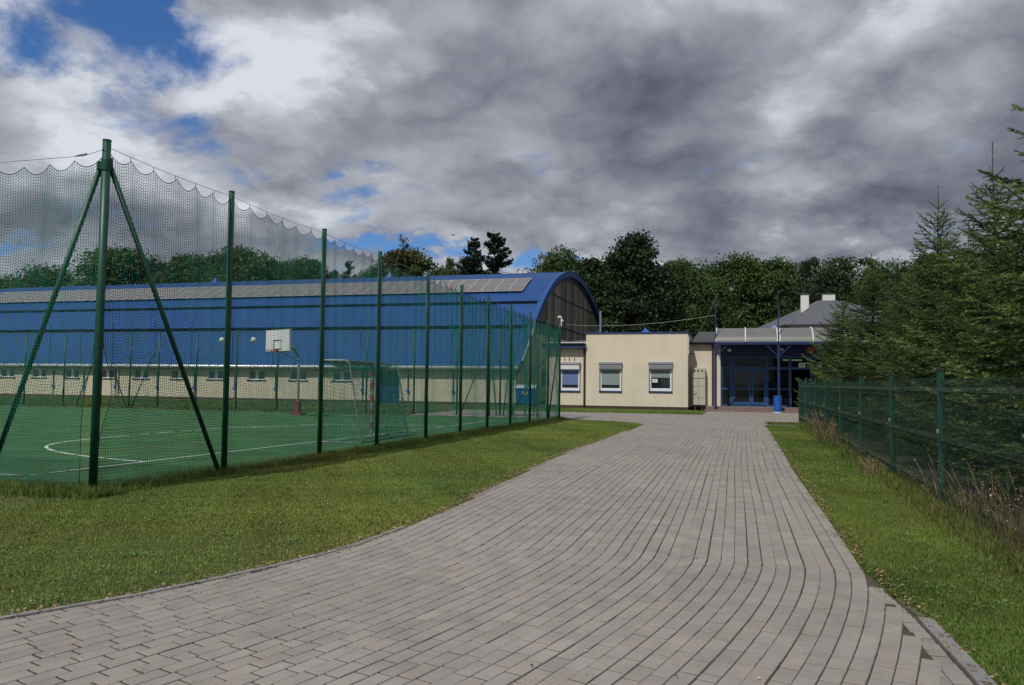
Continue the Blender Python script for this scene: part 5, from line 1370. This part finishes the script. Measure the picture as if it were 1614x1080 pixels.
    C_ = (np.array([.028, .060, .021]) * (1 - tip) + np.array([.14, .20, .046]) * tip) * seg_t
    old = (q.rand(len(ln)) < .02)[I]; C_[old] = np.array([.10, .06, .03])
    root = thing('spruce_tree', None, None)
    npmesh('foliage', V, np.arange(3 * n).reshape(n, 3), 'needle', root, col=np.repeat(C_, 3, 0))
    Sg = np.stack([A_, B_], 1); v, f = tubes(Sg, .0022, 3); npmesh('twigs', v, f, 'twig', root); mb.build('trunk', 'bark', root)
    return root


SP = [(spruce(1), 6.15), (spruce(2, R=2.2, leader=.75), 6.35), (spruce(3, R=1.95, leader=.4), 6.0)]
spl = [  # proto, pixel column, top row, X line, width scale, label, rot
    (1, 1748, -70, 4.6, 1.28, 'nearest spruce at the right edge with twigs reaching into the picture', 2.1),
    (1, 1562, 224, 4.35, .98, 'tall spruce with a long bare leader standing second from the right', 0.3),
    (0, 1481, 292, 4.3, .95, 'spruce with a pointed open top third from the right', 4.),
    (2, 1374, 398, 4.2, 1.12, 'lower bushy spruce with a pale leader left of the pointed one', 0.),
    (0, 1325, 452, 4.1, 1.05, 'leftmost spruce hanging over the far end of the mesh fence', 2.),
    (2, 1434, 420, 4.6, 1.2, 'bushy spruce filling the gap between the pale leader and the pointed top', 3.),
    (1, 1530, 372, 5.9, 1.25, 'spruce in the second row behind the tall leader', 5.),
    (0, 1614, 330, 6.6, 1.2, 'spruce in the second row at the right edge', 1.),
    (2, 1400, 470, 6.4, 1.3, 'low spruce in the second row right of the chimneys', 1.3),
]
ub = set()
for pi_, xp, top, X, ws, lab, rot in spl:
    a = atx(xp, top, X); root, H0 = SP[pi_]; o = root if pi_ not in ub else copy_tree(root); ub.add(pi_)
    s = a[2] / H0; w_ = (.5 + .5 * s) * ws; o.location = (X, a[1], 0); o.scale = (w_, w_, s); o.rotation_euler = (0, 0, rot); tag(o, lab, 'tree', 'spruces behind the mesh fence')

# ------------------------------------------------------------------ dry weeds along the mesh fence
q = np.random.RandomState(21)
def stalks(name, cx, cy, n, h0, h1, sx, sy, col, r=.0016, head=True, lean=.35):
    P, R_ = [], []
    t = np.linspace(0, 1, 7)
    for i in range(n):
        x, y = cx + q.normal(0, sx), cy + q.normal(0, sy); h = q.uniform(h0, h1); a = q.uniform(0, 2 * pi) if q.rand() < .6 else q.normal(pi, .6); l = q.uniform(.05, lean) * h
        off = l * t ** 2.2; P.append(np.c_[x + cos(a) * off, y + sin(a) * off, h * t - .12 * l * t ** 4]); rr = r * (1 - .6 * t)
        if head and q.rand() < .6: rr[5:] = (r * q.uniform(1.8, 3.6), r * .6)
        R_.append(rr)
    v, f = tubes(np.array(P), np.array(R_), 3); cc = np.array(col) * q.uniform(.6, 1.25, (n, 1)); c = np.repeat(cc, 21, 0)
    tag(npmesh(name, v, f, 'straw', col=c), kind='stuff'); return np.array(P)[:, -1]


tan = (.26, .19, .105); brn = (.11, .085, .05); grn = (.07, .09, .03)
allh = []
for cx, cy, n, h0, h1, sx, sy, c in [(2.32, 8.6, 90, .35, .8, .14, .9, tan), (2.42, 6.6, 170, .3, .75, .22, .9, tan), (2.3, 7.4, 200, .2, .6, .15, 1.1, brn), (2.5, 5.2, 110, .3, .75, .3, .7, tan), (2.25, 11.6, 60, .15, .4, .1, .8, brn),
                                     (2.18, 14.3, 110, .10, .34, .12, .35, tan), (2.25, 16.9, 60, .15, .5, .1, .9, brn), (2.2, 20.6, 60, .3, .8, .1, .6, tan), (2.2, 24.6, 50, .3, .85, .1, .5, tan), (2.15, 26.8, 40, .2, .6, .1, 1., brn), (2.3, 9.6, 180, .15, .5, .12, 1.6, grn), (2.2, 20.5, 260, .2, .5, .14, 3., grn)]:
    allh.append(stalks('dry_weeds', cx, cy, n, h0, h1, sx, sy, c, r=.0018 if cy < 12 else .0035))
hp = np.concatenate(allh); k = q.rand(len(hp)) < .07; P = hp[k]
V, F = leaf_quads(P, .022, q); tag(npmesh('white_flowers', V, F, 'debris', col=np.full((len(V), 3), .55)), kind='stuff')
# seed heads: ragged tan flecks round the tips
k = q.rand(len(hp)) < .35; P = np.repeat(hp[k], 9, 0) + q.normal(0, .014, (k.sum() * 9, 3)) * np.array([1, 1, 2.2]); V, F = leaf_quads(P, .013, q)
tag(npmesh('seed_heads', V, F, 'straw', col=np.repeat(np.array(tan) * q.uniform(.6, 1.3, (len(P), 1)), 4, 0)), kind='stuff')
# low scrub and needles under the spruces
n = 30000; x = q.uniform(2.45, 9, n); y = q.uniform(4, 34, n); xy = np.c_[x, y]; k = lown(x, y, 1.1) > .15; xy = xy[k]
c = np.array([.14, .11, .05]) * q.uniform(.5, 1.3, (len(xy), 1)); g2 = q.rand(len(xy)) < .45; c[g2] = np.array([.05, .07, .02]) * q.uniform(.6, 1.2, (g2.sum(), 1))
blades('scrub_grass', xy, .14, .014, c, .9, 30)
